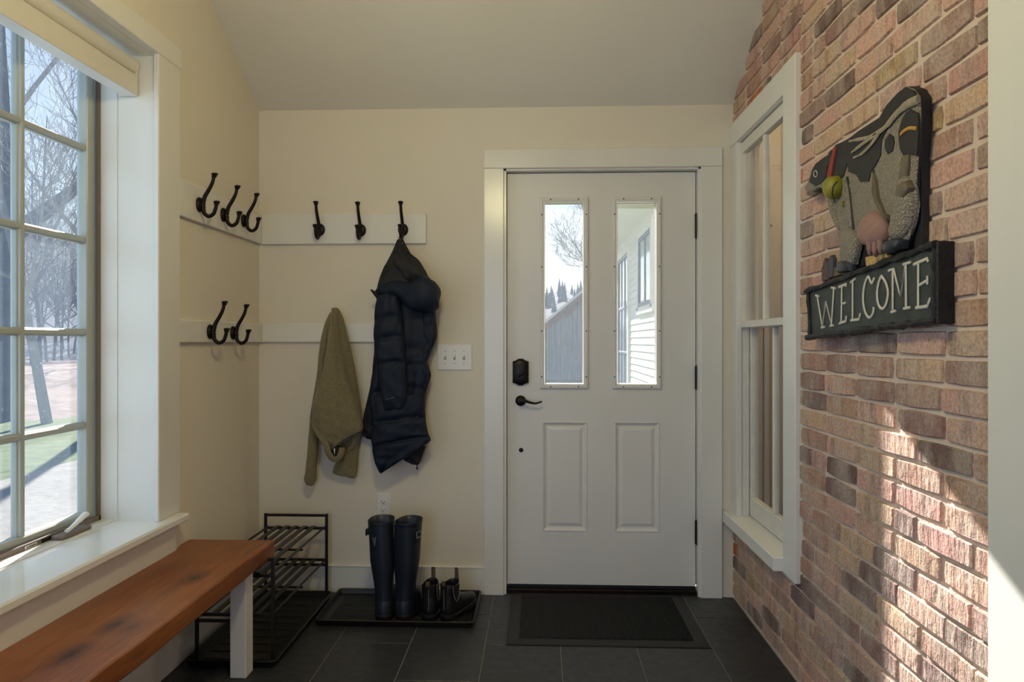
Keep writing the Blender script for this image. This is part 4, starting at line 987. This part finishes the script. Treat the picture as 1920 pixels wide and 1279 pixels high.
LET = [[[(165, 790), (215, 1088), (247, 850), (303, 1072), (325, 715)], [(150, 788), (182, 798)], [(300, 712), (342, 722)], [(203, 1098), (238, 1090)], [(288, 1082), (322, 1076)]],
 [[(402, 698), (396, 1050)], [(372, 708), (445, 680), (442, 702)], [(396, 872), (438, 858)], [(376, 1058), (440, 1036), (446, 985)]],
 [[(506, 650), (505, 1022)], [(484, 664), (530, 628)], [(488, 1028), (566, 1018), (580, 960)]],
 [[(712, 620), (686, 672), (655, 608), (622, 680), (606, 800), (620, 930), (660, 1000), (698, 965), (708, 900)]],
 [[(780, 600), (825, 670), (845, 770), (822, 880), (786, 915), (752, 872), (740, 770), (754, 670), (780, 600)]],
 [[(890, 545), (890, 925)], [(850, 552), (898, 533), (962, 788), (1016, 480), (1018, 905)], [(990, 492), (1064, 468)], [(873, 948), (918, 936)], [(994, 916), (1057, 904)]],
 [[(1135, 480), (1134, 900)], [(1090, 492), (1222, 434), (1231, 468)], [(1140, 692), (1222, 642)], [(1222, 600), (1222, 682)], [(1112, 908), (1222, 892), (1252, 812)]]]
for i, strokes in enumerate(LET):
    q = MB()
    for st in strokes:
        pts = [C(*p) for p in st]
        if i in (3, 4): pts = crom(pts, 4)
        q.tube(pts, .0042 if len(st) > 2 else .0038, 6, up=(1, 0, 0), flat=.55)
    q.build('letter', CHALK, sg, 40)

# ------------------------------------------------------------------ pendant lamp over the room, behind the picture's upper edge
lp = empty('pendant_lamp', (-.30, 1.40, 2.45)); tag(lp, 'warm globe pendant lamp hanging from the ridge above the camera', 'pendant lamp')
gm, gn, gb = newmat('warm_globe'); gb.inputs['Emission Color'].default_value = (1, .86, .55, 1); gb.inputs['Emission Strength'].default_value = 2.5; gb.inputs['Base Color'].default_value = (.9, .86, .78, 1)
MB().lathe([(.03*.2, -.11)]+[(.11*math.sin(a), -.11*math.cos(a)) for a in [PI*k/12 for k in range(1, 12)]]+[(.02, .112)], 24, (-.30, 1.40, 2.45)).build('globe', gm, lp, True)
MB().lathe([(.035, .09), (.045, .12), (.03, .15), (.008, .16)], 16, (-.30, 1.40, 2.45)).build('cap', BRONZE, lp, 40)
MB().tube([(-.30, 1.40, 2.60), (-.30, 1.40, ceil_z(1.40))], .006, 8).build('stem', BRONZE, lp, True)
light('pendant_bulb', 'POINT', (-.30, 1.40, 2.30), 30.5, (1, .88, .45), shadow_soft_size=.11)

# ================================================================== OUTDOORS
LAWN = None
def ground_mat(name, stops, sc, bump=.3, sc2=None):
    m, n, b = newmat(name); v = n.coords(); f = n.noise(v, sc, 8, .7); g = n.noise(v, sc2 or sc*.12, 4, .6)
    c = n.ramp(f, stops); c = n.mix(n.ramp(g, [(.42, (0, 0, 0, 1)), (.62, (.5,)*3+(1,))]), c, stops[-1][1])
    n.link(c, b.inputs['Base Color']); b.inputs['Roughness'].default_value = 1; b.inputs['Specular IOR Level'].default_value = .1
    n.link(n.bump(f, bump, .05), b.inputs['Normal']); return m
GZ = -.35
LAWN = ground_mat('winter_lawn', [(.3, lin((68, 82, 52))), (.55, lin((92, 104, 70))), (.75, lin((116, 120, 90)))], 3)
GRAVEL = ground_mat('pale_gravel', [(.3, lin((108, 106, 102))), (.55, lin((128, 126, 122))), (.8, lin((144, 143, 140)))], 9)
LITTER = ground_mat('leaf_litter', [(.3, lin((92, 84, 78))), (.55, lin((128, 114, 106))), (.8, lin((164, 150, 142)))], 2.5)
struct(MB().box(-60, 40, -20, 60, GZ-.2, GZ).build('ground', LAWN), 'winter lawn outside the window')
q = MB(); rs = []; rg = random.Random(4)
for k in range(60):
    y = -15+k*.8; w = .22*math.sin(k*.7)+rg.uniform(-.08, .08)
    rs.append([(-6.4+w+.15*math.sin(k*.31), y, GZ-.02), (-6.3+w+.15*math.sin(k*.31), y, GZ+.015), (-2.4, y, GZ+.015), (-2.3, y, GZ-.02)])
q.rings(rs); struct(q.build('gravel_drive', GRAVEL), 'pale gravel drive beside the lawn')
def hgt(r, a):
    far = max(0, r-34); near = max(0, min(1, (r-17)/9)) if a < -15 else 0
    w = 1+.18*math.sin(a*.11+1)+.10*math.sin(a*.33)
    return GZ-.05+near*.75+13.5*w*(1-math.exp(-max(0, far-18)/70))*(1 if a < 60 else 1)
q = MB(); rs = []; rh = random.Random(8)
for r in [16, 17.5, 19, 21, 23, 25, 27, 32, 38, 45, 55, 66, 80, 95, 110, 130, 155, 185, 220]:
    rs.append([(r*math.sin(math.radians(a)), r*math.cos(math.radians(a)), (hgt(r, a)+(rh.uniform(-.12, .12) if 17 < r < 30 else 0)+(rh.uniform(-.7, .7) if r > 70 else 0)) if a < -12 or r > 40 else GZ-.3) for a in range(-100, 52, 2)])
q.rings(rs, False, False, False)
WOODS = ground_mat('wooded_hillside', [(.3, lin((50, 54, 64))), (.55, lin((66, 70, 80))), (.8, lin((84, 86, 94)))], .5, .6, .05)  # colour darkened for the shade of backlit trees, tinted blue for haze
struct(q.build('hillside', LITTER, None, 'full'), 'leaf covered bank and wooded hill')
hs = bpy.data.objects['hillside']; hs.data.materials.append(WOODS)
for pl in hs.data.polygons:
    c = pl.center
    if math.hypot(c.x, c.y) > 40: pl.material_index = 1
BARKT = mat('grey_bark', (150, 147, 146), .9, vary=.2, vscale=6)
BARKD = mat('dark_bark', (104, 98, 96), .9, vary=.2, vscale=6)
def grow(mb, p, d, L, r, lev, R, maxlev, up=.10, kids=(7, 6, 5, 4)):
    n = 5 if lev < 2 else 4; pts = [p]; q_ = Vector(p); d = Vector(d).normalized()
    for i in range(n):
        d = (d+Vector((R.uniform(-1, 1), R.uniform(-1, 1), R.uniform(-.6, 1)))*(.12+.05*lev)+Vector((0, 0, up*.3))).normalized(); q_ = q_+d*L/n; pts.append(q_.copy())
    rad = [max(.0045, r*(1-.78*i/n)) for i in range(n+1)]
    mb.tube(pts, rad, 6 if lev == 0 else (4 if lev == 1 else 3), caps=False)
    if lev >= maxlev: return
    for k in range(kids[min(lev, len(kids)-1)]):
        t = (.30 if lev == 0 else .15)+(1-.32)*R.random(); i = min(int(t*n), n-1); a = pts[i].lerp(pts[i+1], t*n-i); dd = (pts[i+1]-pts[i]).normalized()
        side = Vector((R.uniform(-1, 1), R.uniform(-1, 1), R.uniform(-.2, .9))).normalized(); side = (side-dd*side.dot(dd)).normalized()
        ang = R.uniform(.5, 1.0); grow(mb, a, dd*math.cos(ang)+side*math.sin(ang), L*R.uniform(.42, .66), rad[i]*.52, lev+1, R, maxlev, up, kids)
def on_ground(p):
    r, a = math.hypot(p.x, p.y), math.degrees(math.atan2(p.x, p.y)); z = max(GZ, hgt(r, a)) if r > 17 else GZ
    return Vector((p.x, p.y, z-.12))
def tree(name, base, H_, r, seed, m_, label, group, d=(0, 0, 1), maxlev=4, kids=(9, 6, 5, 4), extra=()):
    base = on_ground(base)
    R = random.Random(seed); q = MB(); grow(q, Vector((0, 0, 0)), d, H_, r, 0, R, maxlev, kids=kids)
    for pts, ra in extra:
        pp = [Vector(p)-Vector(base) for p in pts]; q.tube(pp, [ra*(1-.8*i/(len(pp)-1)) for i in range(len(pp))], 5, caps=False)
        for i in range(1, len(pp)):
            for k in range(4):
                a = pp[i-1].lerp(pp[i], R.random()); dd = (pp[i]-pp[i-1]).normalized()
                sd = Vector((R.uniform(-1, 1), R.uniform(-1, 1), R.uniform(-.3, 1))).normalized()
                grow(q, a, dd*.6+sd*.8, R.uniform(.6, 1.4), ra*.4*(1-.6*i/len(pp)), 2, R, 4, kids=kids)
    o = MB(); o.v = q.v; o.f = q.f; me = bpy.data.meshes.new(name); me.from_pydata([tuple(v) for v in q.v], [], q.f); me.materials.append(m_)
    ob = bpy.data.objects.new(name, me); COL.objects.link(ob); ob.location = base; tag(ob, label, 'tree', group); return ob
b1 = onZ(2, 762, GZ+.30)
tree('bare_tree', b1, 11, .19, 11, BARKD, 'large bare tree with a dark trunk at the left edge of the window view', 'bare trees by the lawn', d=(.04, 0, 1), kids=(9, 5, 4, 3))
b2 = onZ(196, 752, GZ+.35); D2 = b2.y
lim = [([onY(x, y, D2-.3*i) for i, (x, y) in enumerate(((178, 520), (148, 440), (110, 395), (82, 360), (50, 312), (38, 280)))], .06), ([onY(x, y, D2-.2*i) for i, (x, y) in enumerate(((185, 400), (150, 355), (120, 325), (95, 295)))], .035), ([onY(x, y, D2-.2*i) for i, (x, y) in enumerate(((180, 300), (150, 240), (128, 190), (110, 150), (98, 128)))], .03), ([onY(x, y, D2) for x, y in ((190, 500), (145, 486), (100, 486), (50, 480))], .02)]
tree('bare_tree', b2, 9, .15, 23, BARKT, 'bare tree with long slanting limbs right of the dark trunk', 'bare trees by the lawn', d=(.35, .2, 1), kids=(5, 4, 4, 3), extra=lim)
p3 = onZ(90, 745, GZ+.5)
tree('bare_tree', p3, 7.5, .10, 31, BARKT, 'slender bare tree between the two larger bare trees', 'bare trees by the lawn', kids=(8, 4, 4, 3))
# woodland behind the bank: individual leafless trees, alike at this distance
R = random.Random(77); protos = []
for k in range(4):
    q = MB(); grow(q, Vector((0, 0, 0)), (0, 0, 1), 10, .13, 0, R, 3, kids=(11, 6, 5))
    me = bpy.data.meshes.new('woodland_tree'); me.from_pydata([tuple(v) for v in q.v], [], q.f); me.materials.append(BARKT if k % 2 else BARKD); protos.append(me)
for k in range(40):
    a = R.uniform(-41, -29); r = R.uniform(27, 64); s_ = R.uniform(.42, .68)
    ob = bpy.data.objects.new('woodland_tree', protos[k % 4]); COL.objects.link(ob)
    ob.location = (r*math.sin(math.radians(a)), r*math.cos(math.radians(a)), hgt(r, a)-.15); ob.rotation_euler = (0, 0, R.uniform(0, 6)); ob.scale = (s_, s_, s_*R.uniform(.9, 1.2))
    tag(ob, 'leafless grey tree in the woodland beyond the lawn, seen through the left window', 'tree', 'woodland trees beyond the lawn')
# conifers on the far hill, seen through the door
CON = mat('dark_conifer', (70, 86, 84), .95, vary=.3, vscale=.8); q = MB()
for k in range(7):
    z = 1+k*1.15; rr_ = 2.1*(1-k/7.5); ring = []
    q.rings([[(rr_*(1 if j % 2 else .72)*math.cos(2*PI*j/14), rr_*(1 if j % 2 else .72)*math.sin(2*PI*j/14), z) for j in range(14)], [(.12*math.cos(2*PI*j/14), .12*math.sin(2*PI*j/14), z+1.9) for j in range(14)]])
q.tube([(0, 0, 0), (0, 0, 2)], .18, 6)
cone = q.build('conifer', CON); tag(cone, 'dark conifer on the far hill behind the barn', 'tree', 'conifers on the far hill')
for k in range(24):
    ob = cone if k == 0 else cone.copy()
    if k: COL.objects.link(ob)
    a = R.uniform(-.5, 5); r = R.uniform(72, 130); s_ = R.uniform(.14, .30); ob.location = (r*math.sin(math.radians(a)), r*math.cos(math.radians(a)), hgt(r, a)-.5); ob.scale = (s_, s_, s_); ob.rotation_euler = (0, 0, R.uniform(0, 6))
bt = onY(1132, 700, 21); bt.z = GZ
lim = [([onY(x, y, 21) for x, y in ((1130, 560), (1105, 505), (1085, 470), (1070, 445))], .05), ([onY(x, y, 20.6) for x, y in ((1130, 530), (1098, 492), (1070, 482), (1052, 476))], .03), ([onY(x, y, 20.8) for x, y in ((1128, 520), (1092, 500), (1062, 496))], .02)]
tree('bare_tree', bt, 6.5, .12, 41, BARKT, 'bare tree whose twigs show in the left door lite above the barn', 'bare trees by the lawn', kids=(6, 5, 4, 3), extra=lim)

# ------------------------------------------------------------------ barn
BY = 28.0
BARNW = mat('weathered_grey_board', (140, 139, 144), .9, vary=.3, vscale=3, stretch=(6, 6, .4), bump=.4, bscale=30)
BARNR = mat('rusty_board_end', (146, 108, 84), .9, vary=.3, vscale=3)
ROOFM = mat('pale_metal_roof', (188, 190, 196), .4, metal=.3)
ba = empty('barn', (3, BY, GZ)); tag(ba, 'weathered grey board barn with a steep metal roof behind the house', 'barn')
g1, g2 = onY(1021, 609, BY), onY(1094, 549, BY); sl = (g2.z-g1.z)/(g2.x-g1.x)
ex = -1.0; ez = g1.z+sl*(ex-g1.x); pkx = 5.2; pz = ez+sl*(pkx-ex); seam = onY(1050, 648, BY).z
def rz_(x): return ez+sl*(x-ex) if x < pkx else pz-sl*(x-pkx)
MB().prism([(ex, BY+.06, GZ), (2*pkx-ex, BY+.06, GZ), (2*pkx-ex, BY+.06, ez), (pkx, BY+.06, pz), (ex, BY+.06, ez)], (0, 8, 0)).build('frame', BARNW, ba)
x = ex; R = random.Random(15)
while x < 2*pkx-ex-.01:
    w = R.uniform(.19, .25); x2 = min(x+w, 2*pkx-ex); d = R.uniform(0, .02)
    MB().box(x+.008, x2-.008, BY-d, BY+.05, GZ, seam-.01).build('board', BARNW, ba)
    if min(rz_(x), rz_(x2)) > seam+.1:
        t0, t1 = rz_(x+.008), rz_(x2-.008); zl = seam+.01+R.uniform(0, .02)
        MB().prism([(x+.008, BY-d-.02, zl), (x2-.008, BY-d-.02, zl), (x2-.008, BY-d-.02, t1), (x+.008, BY-d-.02, t0)], (0, .06, 0)).build('board', BARNW, ba)
        hh = R.uniform(.12, .38)
        MB().prism([(x+.008, BY-d-.024, max(zl, t0-hh-.1)), (x2-.008, BY-d-.024, max(zl, t1-hh-.1)), (x2-.008, BY-d-.024, t1-.04), (x+.008, BY-d-.024, t0-.04)], (0, .004, 0)).build('rust_stain', BARNR, ba)
    x = x2
for sx in (-1, 1):
    xe = pkx+sx*(pkx-ex+.5); zee = ez-sl*.5
    MB().prism([(pkx, BY-.45, pz+.02), (xe, BY-.45, zee+.02), (xe, BY-.45, zee+.16), (pkx, BY-.45, pz+.16)], (0, 9, 0)).build('roof', ROOFM, ba)
    MB().prism([(pkx, BY-.46, pz-.08), (xe, BY-.46, zee-.08), (xe, BY-.46, zee+.03), (pkx, BY-.46, pz+.03)], (0, .05, 0)).build('rake_board', BARNR, ba)

# ------------------------------------------------------------------ white clapboard wing of the house
HX = 1.70
SIDING = mat('white_clapboard', (232, 230, 226), .5, vary=.02, vscale=2)
hw = empty('house_wing', (HX+1, 11, GZ)); tag(hw, 'white clapboard house wing with dark framed windows seen through the door', 'house')
ev = onX(1225, 391, HX).z
MB().box(HX+.03, HX+3, 5.75, 15.6, GZ, ev+.2).build('wall', SIDING, hw)
z = GZ
while z < ev:
    MB().prism([(HX+.03, 5.75, z), (HX-.002, 5.75, z), (HX+.016, 5.75, z+.128), (HX+.03, 5.75, z+.128)], (0, 9.85, 0)).build('clapboard', SIDING, hw); z += .118
MB().box(HX-.62, HX+.05, 5.0, 15.9, ev, ev+.03).build('soffit', SIDING, hw)
MB().box(HX-.66, HX-.62, 5.0, 15.9, ev-.06, ev+.16).build('fascia', SIDING, hw)
MB().box(HX-.012, HX+.03, 5.75, 15.6, ev-.16, ev).build('frieze_board', SIDING, hw)
MB().prism([(HX-.66, 5.0, ev+.16), (HX+3, 5.0, ev+2.2), (HX+3, 5.0, ev+2.3), (HX-.66, 5.0, ev+.26)], (0, 10.9, 0)).build('roof', mat('grey_shingle', (96, 94, 94), .9), hw)
DARKF = mat('slate_blue_window_frame', (74, 86, 98), .45)
def wing_window(y0, y1, z0, z1, cols, rails):
    w = MB()
    for a, b, c, d in ((y0-.12, y0, z0-.05, z1+.16), (y1, y1+.12, z0-.05, z1+.16), (y0, y1, z1, z1+.16), (y0-.16, y1+.16, z0-.12, z0)): w.box(HX-.035, HX+.03, a, b, c, d, .003)
    wi = w.build('window', SIDING, hw)
    f_ = MB()
    for a, b, c, d in ((y0, y0+.06, z0, z1), (y1-.06, y1, z0, z1), (y0+.06, y1-.06, z0, z0+.07), (y0+.06, y1-.06, z1-.07, z1)): f_.box(HX-.025, HX+.02, a, b, c, d, .003)
    f_.build('window_frame', DARKF, wi)
    for k in range(1, cols): y = y0+(y1-y0)*k/cols; MB().box(HX-.020, HX+.01, y-.022, y+.022, z0+.07, z1-.07, .003).build('mullion', DARKF, wi)
    for zz in rails: MB().box(HX-.022, HX+.01, y0+.06, y1-.06, zz-.022, zz+.022, .003).build('mullion', DARKF, wi)
    gp = mat('dark_window_pane', (150, 160, 172), .05, spec=1.0)
    MB().box(HX-.006, HX-.002, y0+.05, y1-.05, z0+.05, z1-.05).build('pane', gp, wi)
a, b = onX(1199, 577, HX), onX(1223, 425, HX)
wing_window(b.y, a.y, a.z, b.z, 2, ())
a, b = onX(1161, 716, HX), onX(1179, 472, HX)
wing_window(b.y, a.y, a.z-.2, b.z, 3, (onX(1170, 578, HX).z, onX(1170, 661, HX).z))
# outer wall of the side room, continuing the brick wall line outdoors
struct(MB().box(R0-.06, R0, YB+WT, RY1+.1, GZ, 2.9).build('wall_side_room_outer', SIDING))
struct(MB().prism([(R0-.06, YB+WT, 2.9), (R1+.1, YB+WT, 2.9), (R1+.1, YB+WT, 3.0), (R0-.06, YB+WT, 3.0)], (0, 2.4, 0)).build('ceiling_side_room_roof', mat('grey_shingle', (96, 94, 94), .9)))
# thin valley haze beyond the yard
hm = bpy.data.materials.new('valley_haze'); hm.use_nodes = True; hn = hm.node_tree.nodes; hn.clear()
vs_ = hn.new('ShaderNodeVolumeScatter'); vs_.inputs['Color'].default_value = (.74, .86, 1, 1); vs_.inputs['Density'].default_value = .0006; vs_.inputs['Anisotropy'].default_value = .2
ho = hn.new('ShaderNodeOutputMaterial'); hm.node_tree.links.new(vs_.outputs[0], ho.inputs['Volume'])
hz = MB().box(-230, 90, 10.5, 240, -3, 30).build('valley_haze', hm); tag(hz, 'thin blue haze hanging over the far woods and hill', 'haze', kind='stuff')
print('bricks as parts', nb, 'of', len(bricks), 'tris', sum(len(m_.loop_triangles) or len(m_.polygons) for m_ in bpy.data.meshes))
